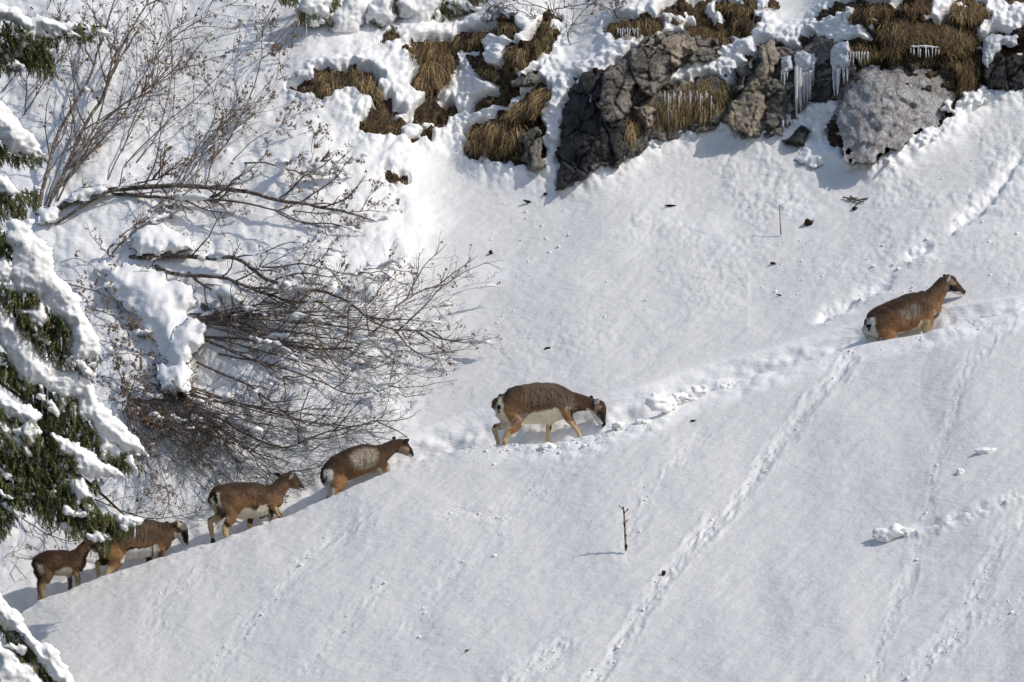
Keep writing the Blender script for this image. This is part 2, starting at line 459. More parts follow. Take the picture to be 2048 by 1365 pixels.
c2 = lambda *p: crop(560, 0, 2.926, p)
c3 = lambda *p: crop(1200, 0, 2.415, p)
BARE = [
 c2((75,530),(170,490),(215,470),(240,410),(330,410),(370,430),(420,405),(530,430),(600,490),(600,570),(570,610),(500,575),(430,540),(370,525),(300,575),(200,575),(100,560)),
 c2((600,200),(640,180),(700,170),(760,240),(820,240),(960,240),(1080,190),(1200,170),(1280,165),(1290,130),(1380,140),(1420,190),(1360,220),(1250,230),(1180,280),(1110,310),(1050,340),(1060,380),(1030,400),(1040,440),(1010,500),(900,550),(790,590),(755,530),(830,450),(820,400),(740,350),(730,290),(690,230),(610,270)),
 c2((1160,320),(1210,300),(1225,360),(1280,400),(1320,400),(1330,340),(1310,270),(1380,270),(1440,280),(1500,210),(1540,90),(1600,90),(1640,160),(1640,250),(1600,310),(1480,380),(1380,470),(1300,500),(1220,470),(1150,400)),
 c2((460,740),(510,670),(600,610),(590,580),(660,575),(660,620),(620,680),(700,680),(790,670),(830,610),(980,580),(1030,600),(1030,680),(1130,660),(1160,560),(1250,540),(1380,500),(1500,440),(1520,460),(1400,560),(1300,600),(1220,640),(1040,690),(930,740),(880,790),(860,840),(760,850),(720,800),(620,810),(530,790),(470,750)),
 c2((1100,760),(1160,735),(1300,700),(1330,640),(1440,570),(1550,505),(1620,540),(1600,600),(1540,640),(1560,760),(1540,840),(1530,990),(1470,970),(1380,960),(1200,950),(1100,910)),
 c2((1640,1095),(1650,860),(1680,640),(1720,520),(1760,450),(1900,430),(1960,390),(2048,350),(2100,900),(1900,970),(1760,1010)),
 c2((630,970),(660,1000),(670,1050),(780,1060),(760,1080),(630,1085)),
 c3((0,815),(0,400),(30,340),(130,310),(140,270),(200,220),(340,175),(420,170),(440,250),(400,300),(340,320),(310,400),(290,440),(380,420),(430,400),(520,380),(610,400),(640,470),(600,580),(500,620),(430,600),(320,650),(240,650),(200,640),(150,740),(60,790)),
 c3((20,130),(100,90),(200,80),(290,100),(320,150),(250,180),(150,185),(80,200),(40,160)),
 c3((270,70),(340,30),(430,30),(520,10),(740,5),(760,60),(700,80),(800,100),(750,170),(700,200),(640,240),(560,240),(500,290),(440,300),(420,170),(400,90)),
 c3((600,590),(650,470),(670,340),(740,290),(770,250),(760,210),(830,210),(870,240),(980,240),(980,200),(1060,160),(1140,200),(1200,230),(1210,450),(1100,470),(960,520),(940,600),(880,630),(780,640),(700,650)),
 c3((1070,80),(1140,10),(1370,10),(1410,60),(1320,140),(1240,130),(1150,110),(1080,120)),
 c3((1310,140),(1420,80),(1440,30),(1520,10),(1620,10),(1600,80),(1690,100),(1700,0),(1860,10),(1890,70),(1830,130),(1840,260),(1850,170),(2020,160),(2060,150),(2060,420),(2000,450),(1930,430),(1860,430),(1810,470),(1730,480),(1680,560),(1640,640),(1560,650),(1440,720),(1310,790),(1200,770),(1160,720),(1110,620),(1150,500),(1200,440),(1200,290),(1180,220),(1250,205),(1360,215),(1320,170)),
 c3((1880,-20),(2048,-20),(2048,45),(1960,30)),
 [(2045, 60), (2300, 20), (2350, 160), (2045, 185)],
]
SNOWPATCH = [c3((500,60),(560,40),(620,70),(600,130),(520,110)),
             c2((1500,680),(1560,670),(1640,640),(1690,500),(1650,860),(1600,1030),(1530,990),(1560,760))]

RS = 2.0; RU0, RU1, RV0, RV1 = -300, 2420, -200, 1500
def raster():
    U, W = np.meshgrid(np.arange(RU0, RU1, RS), np.arange(RV0, RV1, RS), indexing='ij')
    nu = U + 9 * fbm(U / 24, W / 24, oct=4, seed=21, gain=.72); nv = W + 9 * fbm(U / 24, W / 24, oct=4, seed=91, gain=.72)
    M0 = np.zeros(U.shape, bool)
    for P in BARE:
        P = np.asarray(P); a = P.min(0) - 16; b = P.max(0) + 16
        i0, i1 = [int(np.clip((x - RU0) / RS, 0, U.shape[0])) for x in (a[0], b[0])]
        j0, j1 = [int(np.clip((x - RV0) / RS, 0, U.shape[1])) for x in (a[1], b[1])]
        M0[i0:i1, j0:j1] |= in_poly(P, nu[i0:i1, j0:j1], nv[i0:i1, j0:j1])
    for P in SNOWPATCH: M0 &= ~in_poly(P, nu, nv)
    # small pads of snow that lie about on the bare ledges
    pads = (fbm(U / 26, W / 18, oct=4, seed=5, gain=.65) > 0.60) & (W < 260)
    ledge = ~in_poly(c3((1150,520),(1200,440),(1210,300),(1450,290),(1740,330),(1740,470),(1640,640),(1310,790),(1160,720)), U, W)
    M0 &= ~(pads & ledge)
    return M0.astype(np.float32)
def blur(Mx, r):
    for ax in (0, 1):
        for _ in range(2):
            c = np.cumsum(np.pad(Mx, [(r + 1, r) if a == ax else (0, 0) for a in (0, 1)], mode='edge'), axis=ax)
            Mx = (np.take(c, range(2 * r + 1, c.shape[ax]), ax) - np.take(c, range(0, c.shape[ax] - 2 * r - 1), ax)) / (2 * r + 1)
    return Mx
def sample(G, u, v):
    x = np.clip((u - RU0) / RS, 0, G.shape[0] - 1.001); y = np.clip((v - RV0) / RS, 0, G.shape[1] - 1.001)
    i = x.astype(int); j = y.astype(int); f = x - i; g = y - j
    return (G[i, j] * (1 - f) + G[i + 1, j] * f) * (1 - g) + (G[i, j + 1] * (1 - f) + G[i + 1, j + 1] * f) * g
MASK = raster()
MB = blur(MASK, 2)
STEEP = blur(MASK, 22)

# distance of the upper ground, summed upwards from the back wall of the trench
NB, NCOL = 510, 880
UC = np.linspace(-260, 2310, NCOL)
LV = np.interp(UC, LIP[:, 0], LIP[:, 1])
_k = np.exp(-np.linspace(-2, 2, 61) ** 2); _k /= _k.sum()
LV = np.convolve(np.pad(LV, 30, mode='reflect', reflect_type='odd'), _k, 'valid')
HWc = np.interp(UC, HW[:, 0], HW[:, 1]) * (1 + 0.08 * fbm(UC / 160, UC * 0, oct=1, seed=4))
HWc = np.convolve(np.pad(HWc, 30, mode='edge'), _k, 'valid')
Y_LIP = near_y(UC, LV)
VB0 = LV - HWc * S
TW = np.maximum(HWc / B_ + .16, 0.40)           # how far behind the lip the back wall tops out
tt = np.linspace(0, 1, NB)
VB = VB0[None] + (-150 - VB0[None]) * tt[:, None]
UB = np.broadcast_to(UC, VB.shape)
G = 1.0 / B_ * np.ones(VB.shape)
left = 1 - sstep(600, 1000, UB + 30 * fbm(UB / 80, VB / 80, seed=2))
G = G * (1 - left) + left * (1.18 + 0.12 * fbm(UB / 300, VB / 300, oct=2, seed=6))
st = sample(STEEP, UB, VB)
G = G * (1 - sstep(.1, .7, st)) + 0.42 * sstep(.1, .7, st)
YB = Y_LIP[None] + TW[None] + np.concatenate([np.zeros((1, NCOL)), np.cumsum(-np.diff(VB, axis=0) / S * G[1:], axis=0)])
def smooth_cols(Y, r):
    c = np.cumsum(np.pad(Y, ((0, 0), (r + 1, r)), mode='edge'), axis=1)
    return (c[:, 2 * r + 1:] - c[:, :-2 * r - 1]) / (2 * r + 1)
w = np.clip(tt[:, None] * 30, 0, 1)
YB = YB * (1 - w) + smooth_cols(smooth_cols(YB, 14), 14) * w
YB0 = YB.copy()
def ground_y(u, v):
    """distance of the upper ground along the camera ray through image pixel (u, v)"""
    u = np.asarray(u, float); v = np.asarray(v, float)
    x = np.clip((u - UC[0]) / (UC[1] - UC[0]), 0, NCOL - 1.001)
    vb0 = np.interp(u, UC, VB0)
    y = np.clip((v - vb0) / (-150 - vb0), 0, 1) * (NB - 1.001)
    i = y.astype(int); j = x.astype(int); f = y - i; g = x - j
    return (YB0[i, j] * (1 - g) + YB0[i, j + 1] * g) * (1 - f) + (YB0[i + 1, j] * (1 - g) + YB0[i + 1, j + 1] * g) * f
def any_y(u, v):
    u = np.asarray(u, float); v = np.asarray(v, float)
    return np.where(v > lip_v(u), near_y(u, v), ground_y(u, v))

TRACKS = [  # (line, half width, how strong)
 ([(1180,1375),(1240,1290),(1330,1150),(1440,1040),(1530,930),(1620,810),(1700,722)], 13, 1.0),
 ([(400,1375),(450,1310),(560,1180),(640,1090),(740,1030)], 17, .5),
 ([(300,1270),(340,1190),(400,1130)], 26, .35),
 ([(1741,1365),(1770,1255),(1814,1163),(1858,1012),(1878,910),(1916,788),(1951,715),(2030,640)], 12, .5),
 ([(1800,1375),(1850,1320),(1920,1250),(1960,1170),(2010,1080),(2060,1020)], 18, .6),
 ([(820,1260),(880,1180),(990,1060),(1070,980),(1190,880)], 28, .32),
 ([(1030,1375),(1070,1335),(1120,1300)], 22, .9),
 ([(590,1365),(690,1250),(760,1160)], 24, .3),
 ([(1890,1300),(1960,1240),(2060,1200)], 24, .5),
 ([(1250,1100),(1290,990),(1330,930),(1390,880)], 22, .4),
 ([(880,1030),(930,1022),(1000,1035)], 10, .6),
]
def snow_relief(U, W, near):
    """height of the snow's own relief in metres, positive outwards"""
    x = U / S; z = W / S
    c, s_ = math.cos(math.radians(-24)), math.sin(math.radians(-24))
    a = x * c + z * s_; b = -x * s_ + z * c
    h = 0.006 * fbm(a * 4, b * 12, oct=3, seed=31) + 0.02 * fbm(x * 1.2, z * 1.2, oct=2, seed=33)
    if near:
        for P, wd, k in TRACKS:
            P = np.asarray(P, float)
            bb = (U > P[:, 0].min() - 70) & (U < P[:, 0].max() + 70) & (W > P[:, 1].min() - 70) & (W < P[:, 1].max() + 70)
            if not bb.any(): continue
            uu, ww = U[bb], W[bb]
            d = seg_dist(P, uu + 9 * fbm(uu / 40, ww / 40, oct=3, seed=41), ww, closed=False)
            g = np.exp(-(d / wd) ** 2)
            rough = worley(uu / 13, ww / 9, seed=44)
            rough2 = worley(uu / 7 + 3, ww / 6, seed=45)
            # a shallow runnel with a ragged lit bank on its right and soft rubble in the bed
            th = math.atan2(P[-1, 1] - P[0, 1], P[-1, 0] - P[0, 0]); al = (uu * math.cos(th) + ww * math.sin(th)); ac = (-uu * math.sin(th) + ww * math.cos(th))
            bed = fbm(al / 26, ac / 11, oct=4, seed=44, gain=.62)
            lump = np.maximum(0, fbm(al / 13, ac / 8, oct=3, seed=45, gain=.6)) ** 1.3
            sg = np.sign(ac - (-P[:, 0].mean() * math.sin(th) + P[:, 1].mean() * math.cos(th)))
            h[bb] += k * (g * (0.009 * bed + 0.018 * lump - 0.010) + 0.005 * np.exp(-((d - wd * 1.4) / (wd * .45)) ** 2) * (1 + bed))
        # the short furrow that a rolling snowball left, lower right
        P = np.array([(1800,1072),(1850,1058),(1900,1040),(1980,1012),(2060,985),(2300,900)], float)
        bb = (U > 1760) & (W > 880) & (W < 1130)
        uu, ww = U[bb], W[bb]
        pv = np.interp(uu, P[:, 0], P[:, 1]) + 5 * fbm(uu / 30, uu * 0, oct=3, seed=52)
        d = ww - pv; on = sstep(1790, 1850, uu)
        h[bb] += on * (-0.09 * sstep(-16, -1, d) * (1 - sstep(1, 4, d)) + 0.035 * np.exp(-((d - 9) / 8) ** 2) * (1 + .8 * fbm(uu / 24, ww / 14, oct=3, seed=53)))
    return h

def upper_relief(U, W):
    x = U / S; z = W / S
    left = 1 - sstep(770, 860, U + 25 * fbm(U / 60, W / 60, oct=3, seed=61) - 40 * (W < 520))
    # buried brush on the left: bulging pillows and hollows
    wx = x + .10 * fbm(x * 2.5, z * 2.5, oct=3, seed=63); wz = z + .10 * fbm(x * 2.5, z * 2.5, oct=3, seed=64)
    big = (0.75 - worley(wx * 1.3, wz * 1.5, seed=66)); med = (0.7 - worley(wx * 3.4, wz * 3.8, seed=67)); sml = (0.7 - worley(wx * 8, wz * 9, seed=68))
    quiet = np.exp(-(((U - 470) / 190) ** 2 + ((W - 110) / 150) ** 2))      # the smoother field at the upper left
    k = left * (1 - .8 * quiet)
    h = k * (0.11 * big + 0.036 * med + 0.012 * sml + .010 * fbm(x * 9, z * 9, oct=3, seed=69))
    # rubble fan under the rocks
    fan = sstep(150, 330, W) * (1 - sstep(380, 640, W + 0.10 * (1500 - U))) * (1 - left) + 0.5 * np.exp(-((W - (lip_v(U) - 190)) / 70) ** 2) * (U < 1500) * (1 - left)
    rub = 0.035 * (0.7 - worley(U / 34 + fbm(x * 3, z * 3, seed=71), W / 26, seed=72)) + 0.03 * (0.7 - worley(U / 15, W / 12, seed=73)) + 0.015 * (.7 - worley(U / 8, W / 7, seed=76))
    patchy = sstep(-0.3, 0.5, fbm(U / 120, W / 90, oct=3, seed=74))
    h = h + fan * rub * (0.12 + .45 * patchy)
    # lumps all over the snow among the rocks
    rk = sstep(.02, .25, sample(STEEP, U, W))
    h = h + rk * (0.06 * (0.7 - worley(U / 40, W / 30, seed=81)) + 0.045 * (.7 - worley(U / 16, W / 14, seed=82)))
    # prints of the animals that climbed on, upper right
    for (a, b_, r) in [(2010,355,15),(1995,375,14),(1975,398,18),(1950,418,20),(1925,437,18),(1908,452,12),(1845,500,14),(1825,508,15),(1765,570,15),(1745,578,15),(1720,584,13),(1690,612,16),(1665,620,16),(1645,636,12),(2030,330,12)]:
        pu = (U - a) * .77 - (W - b_) * .64 + 4 * fbm(U / 12, W / 12, oct=2, seed=83); pv = (U - a) * .64 + (W - b_) * .77 + 4 * fbm(U / 12, W / 12, oct=2, seed=84)
        d2 = (pu / (r * 1.5)) ** 2 + (pv / (r * .6)) ** 2
        h = h - 0.05 * np.exp(-d2) + 0.02 * np.exp(-(((U - a) / (r * 1.6)) ** 2 + ((W - b_ - r) / (r * .5)) ** 2))
    return h

def normals(P):
    du = np.gradient(P, axis=1); dv = np.gradient(P, axis=0)
    N = np.cross(du, dv); N /= np.linalg.norm(N, axis=-1)[..., None] + 1e-12
    N[N[..., 1] > 0] *= -1
    return N

# near sheet, bottom to lip
NA = 340
ta = np.linspace(0, 1, NA)
VA = 1520 + (LV[None] - 1520) * ta[:, None]; VA = np.maximum(VA, LV[None])
UA = np.broadcast_to(UC, VA.shape)
YA = near_y(UA, VA)
PA = at(UA, VA, YA)
NAx = normals(PA)
hA = snow_relief(UA, VA, True)
dl = (VA - LV[None])
crumb = sstep(900, 1010, UA) * (1 - sstep(24, 46, dl))
hA = hA + crumb * sstep(-.5, .5, fbm(UA / 60, UA * 0, oct=2, seed=90)) * (0.045 * (0.45 - worley(UA / 40, VA / 22, seed=91)) + 0.008 * (.5 - worley(UA / 12, VA / 9, seed=92))) + 0.015 * np.exp(-dl / 12) * (1 - sstep(900, 1010, UA)) * fbm(UA / 25, VA / 14, oct=3, seed=93)
PA = PA + NAx * hA[..., None]

# trench: over the lip, down to the trodden floor, up the back wall
DEP = 0.30 + 0.04 * fbm(UC / 150, UC * 0, oct=1, seed=95)
prof = []
fr = [(0.05, -.005), (0.10, -.03), (0.14, -.10), (0.16, -.22)]
for (dy, dz) in fr: prof.append((np.full(NCOL, dy), np.full(NCOL, dz)))
for f in (0.0, .1, .2, .35, .5, .65, .8, .9, 1.0):
    prof.append((0.17 + f * np.maximum((TW - 0.17) * .48, .12), -DEP + .05 * (abs(f - .5) * 2) ** 3))
top_y = TW; 
n_w = 22
fy0 = 0.17 + np.maximum((TW - .17) * .48, .12)
for k in range(1, n_w):
    f = k / n_w
    prof.append((fy0 + (TW - fy0) * (f ** 1.25), -DEP + .05 + (HWc + DEP - .05) * (f ** .9)))
Pl = PA[-1]
Ps = np.stack([np.convolve(np.pad(Pl[:, a], 30, mode='reflect', reflect_type='odd'), _k, 'valid') for a in range(3)], 1)
TR = []
for i, (dy, dz) in enumerate(prof):
    m_ = min(1.0, i / 6); q = Pl * (1 - m_) + Ps * m_; q[:, 1] += dy; q[:, 2] += dz
    q[:, 0] *= (D + q[:, 1]) / (D + Pl[:, 1])
    TR.append(q)
TR = np.array(TR)
NT = normals(TR)
arc = np.linspace(0, 1, len(prof))[:, None]
uu = np.broadcast_to(UC / S, TR.shape[:2])
hT = (0.05 * fbm(uu * 3, TR[..., 2] * 4 + TR[..., 1] * 3, oct=3, seed=97) + 0.04 * (.6 - worley(uu * 7, (TR[..., 2] + TR[..., 1]) * 6, seed=98))) * np.sin(np.pi * np.clip(arc, 0.02, .98)) 
TR = TR + NT * hT[..., None]

PB = at(UB, VB, YB)
# keep the seam with the back wall of the trench
NBx = normals(PB)
mb = sample(MB, UB, VB)
snow_t = 1 - sstep(.04, .29, mb)
hB = snow_relief(UB, VB, False) * (1 - .5 * sample(STEEP, UB, VB)) + upper_relief(UB, VB) * snow_t
hB = hB + 0.07 * snow_t * sstep(.02, .3, sample(STEEP, UB, VB))
hB = hB + (1 - snow_t) * (0.09 * fbm(UB / 26, VB / 22, oct=5, seed=99, gain=.62) - .04 * (.6 - worley(UB / 20, VB / 16, seed=89)))
band = snow_t * sstep(.004, .08, sample(blur(MASK, 8), UB, VB)) * (1 - sstep(.2, .35, mb))
hB = hB + band * (.034 * (.62 - worley(UB / 13 + .3 * fbm(UB / 20, VB / 20, seed=86), VB / 11, seed=87)) + .025 * (.6 - worley(UB / 6.5, VB / 6, seed=88)))
edge = np.clip(np.arange(NB)[:, None] / 14, 0, 1)
PB = PB + NBx * (hB * edge)[..., None]

V3 = np.concatenate([PA, TR, PB]); nr = V3.shape[0]
# where the snow is freshly broken or fallen it is whiter than the weathered crust of the slope
def track_fresh(U, W):
    f = np.zeros(U.shape)
    for P, wd, k in TRACKS:
        P = np.asarray(P, float); bb = (U > P[:, 0].min() - 60) & (U < P[:, 0].max() + 60) & (W > P[:, 1].min() - 60) & (W < P[:, 1].max() + 60)
        if bb.any():
            uu, ww = U[bb], W[bb]; d = seg_dist(P, uu + 14 + 9 * fbm(uu / 40, ww / 40, oct=3, seed=41), ww, closed=False)
            f[bb] = np.maximum(f[bb], .3 * k * np.exp(-(d / (wd * 1.0)) ** 2))
    P = np.array([(1800,1072),(1850,1058),(1900,1040),(1980,1012),(2060,985),(2300,900)], float)
    d = W - np.interp(U, P[:, 0], P[:, 1]); f = np.maximum(f, .9 * np.exp(-((d - 2) / 14) ** 2) * sstep(1780, 1850, U))
    return f
frA = np.maximum(track_fresh(UA, VA), crumb * .8)
lf = 1 - sstep(770, 900, UB + 25 * fbm(UB / 60, VB / 60, oct=3, seed=61) - 40 * (VB < 520))
frB = np.maximum(lf * .92, sstep(.02, .2, sample(STEEP, UB, VB)) * .8)
frB = np.maximum(frB, .75 * np.exp(-np.maximum(VB0[None] - VB, 0) / 4))
frB = np.maximum(frB, .55 * sstep(-.1, .9, fbm(UB / 90, VB / 60, oct=4, seed=74)) * (1 - sstep(400, 720, VB)))
for (a, b_, r) in [(2010,355,15),(1995,375,14),(1975,398,18),(1950,418,20),(1925,437,18),(1845,500,14),(1825,508,15),(1765,570,15),(1745,578,15),(1720,584,13),(1690,612,16),(1665,620,16),(1645,636,12),(990,545,26)]:
    frB = np.maximum(frB, .95 * np.exp(-((((UB - a) / (r * 1.6)) ** 2 + ((VB - b_) / r) ** 2)) ** 2))
FR = np.concatenate([frA, np.full(TR.shape[:2], .95), frB])
mb_all = np.concatenate([np.zeros((nr - NB, NCOL)), mb])
ids = np.arange(nr * NCOL).reshape(nr, NCOL)
quads = np.stack([ids[:-1, :-1], ids[:-1, 1:], ids[1:, 1:], ids[1:, :-1]], -1)
qm = (mb_all[:-1, :-1] + mb_all[1:, 1:] + mb_all[:-1, 1:] + mb_all[1:, :-1]) / 4 > 0.33
def sub(quadsel):
    global used
    used = np.unique(quadsel); mp = np.zeros(nr * NCOL, int); mp[used] = np.arange(len(used))
    return V3.reshape(-1, 3)[used], mp[quadsel]
V, F = sub(quads[~qm]); snow = mk('snow_slope', V, F, M['snow'], smooth=True, origin=(0, 0, 0)); attr(snow, 'fresh', FR.ravel()[used]); tag(snow, kind='structure')
V, F = sub(quads[qm]); bank = mk('rocky_bank', V, F, M['earth'], smooth=True, origin=(0, 0, 0)); tag(bank, kind='structure')
# ------------------------------------------------------------------ the mouflons
def fur_material():
    m, nt, b = mat_new('mouflon_fur')
    a = nn(nt, 'ShaderNodeAttribute', attribute_name='tint')
    rg = nn(nt, 'ShaderNodeAttribute', attribute_name='ridge')
    tc = nn(nt, 'ShaderNodeTexCoord')
    mp = nn(nt, 'ShaderNodeMapping'); mp.inputs['Rotation'].default_value = (0, math.radians(20), 0)
    nt.links.new(tc.outputs['Object'], mp.inputs['Vector'])
    mp.inputs['Scale'].default_value = (52, 16, 7)
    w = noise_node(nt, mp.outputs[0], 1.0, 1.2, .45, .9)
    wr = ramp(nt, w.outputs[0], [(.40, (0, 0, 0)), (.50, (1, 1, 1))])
    r = ramp(nt, w.outputs[0], [(.38, (.36, .34, .33)), (.48, (.95, .95, .95)), (.6, (1.18, 1.18, 1.18))])  # darkens coat partings: darker underfur plus the gaps' self-shadow put into the colour
    n = noise_node(nt, tc.outputs['Object'], 60, 5, .7)
    r2 = ramp(nt, n.outputs[0], [(.3, (.55, .53, .5)), (.6, (1.0, 1.0, 1.0)), (.8, (1.0, 1.0, 1.0))])
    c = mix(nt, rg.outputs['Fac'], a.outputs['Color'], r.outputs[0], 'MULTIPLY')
    c = mix(nt, 0.5, c, r2.outputs[0], 'MULTIPLY')
    # snow frozen into the coat
    fr = nn(nt, 'ShaderNodeAttribute', attribute_name='frost')
    n3 = noise_node(nt, tc.outputs['Object'], 75, 3, .6)
    ad = nn(nt, 'ShaderNodeMath', operation='MULTIPLY'); nt.links.new(fr.outputs['Fac'], ad.inputs[0])
    r3 = ramp(nt, n3.outputs[0], [(.50, (0, 0, 0)), (.66, (1, 1, 1))]); nt.links.new(r3.outputs[0], ad.inputs[1])
    c = mix(nt, ad.outputs[0], c, (.8, .82, .85))
    nt.links.new(c, b.inputs['Base Color'])
    b.inputs['Roughness'].default_value = 0.75; b.inputs['Specular IOR Level'].default_value = 0.15
    b.inputs['Sheen Weight'].default_value = 0.12; b.inputs['Sheen Roughness'].default_value = 0.5
    ml = nn(nt, 'ShaderNodeMath', operation='MULTIPLY'); nt.links.new(wr.outputs[0], ml.inputs[0]); nt.links.new(rg.outputs['Fac'], ml.inputs[1])
    p = bump(nt, b, ml.outputs[0], 0.9, 0.012)
    bump(nt, b, n.outputs[0], 0.5, 0.008, p)
    return m
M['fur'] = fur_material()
M['fur_hair'] = vcol_mat('mouflon_guard_hair', 0.8)
M['eye'] = simple('amber_eye', [(.3, (.02, .012, .006)), (.7, (.10, .05, .015))], 200, 0.1, ())
M['horny'] = simple('dark_horn', [(.3, (.015, .013, .012)), (.7, (.05, .045, .04))], 60, 0.5, ())

BROWN = np.array((.145, .084, .048)); DARK = np.array((.045, .026, .017)); TAWNY = np.array((.34, .185, .085)); GREYB = np.array((.15, .105, .072))
CREAM = np.array((.84, .76, .58)); WHITE = np.array((.88, .85, .78)); BLACK = np.array((.014, .012, .011)); LEG = np.array((.58, .42, .24)); SADDLE = np.array((.34, .29, .23))

def loft(chain, rings=9, k=20):
    """a limb or trunk: chain rows are x, z, r (in the side plane), w (sideways), c (sideways offset), all in metres"""
    P = smooth_path(chain, rings * (len(chain) - 1))
    T = np.gradient(P[:, :2], axis=0); T /= np.linalg.norm(T, axis=1)[:, None] + 1e-9
    Nn = np.stack([-T[:, 1], T[:, 0]], 1)
    a = np.arange(k) * 2 * math.pi / k
    r = np.maximum(P[:, 2], .004); w_ = np.maximum(P[:, 3], .004)
    X = P[:, 0, None] + r[:, None] * np.cos(a) * Nn[:, 0, None]
    Z = P[:, 1, None] + r[:, None] * np.cos(a) * Nn[:, 1, None]
    Y = P[:, 4, None] - w_[:, None] * np.sin(a)
    V = np.stack([X, Y, Z], -1).reshape(-1, 3); n = len(P)
    i = np.arange(n - 1)[:, None] * k; j = np.arange(k)[None]; j2 = (j + 1) % k
    F = np.stack([i + j, i + j2, i + k + j2, i + k + j], -1).reshape(-1, 4)
    # rounded ends: a half ellipsoid at each
    caps = []
    V = list(V); Fs = [F]
    for e, s_ in ((0, -1), (n - 1, 1)):
        base = e * k; prev = np.arange(k) + base
        for f in (.5, .8, .95):
            q = math.sqrt(1 - f * f); ex = min(r[e], w_[e]) * f * .8 * s_
            st_ = len(V)
            for t in range(k):
                V.append(np.array([P[e, 0] + T[e, 0] * ex + r[e] * q * math.cos(a[t]) * Nn[e, 0], P[e, 4] - w_[e] * q * math.sin(a[t]), P[e, 1] + T[e, 1] * ex + r[e] * q * math.cos(a[t]) * Nn[e, 1]]))
            cur = np.arange(k) + st_
            Fs.append(np.stack([prev, np.roll(prev, -1), np.roll(cur, -1), cur], -1)); prev = cur
        V.append(np.array([P[e, 0] + T[e, 0] * ex * 1.05, P[e, 4], P[e, 1] + T[e, 1] * ex * 1.05]))
        tip = len(V) - 1
        caps.append(np.stack([prev, np.roll(prev, -1), np.full(k, tip)], -1))
    return np.array(V), Fs, caps

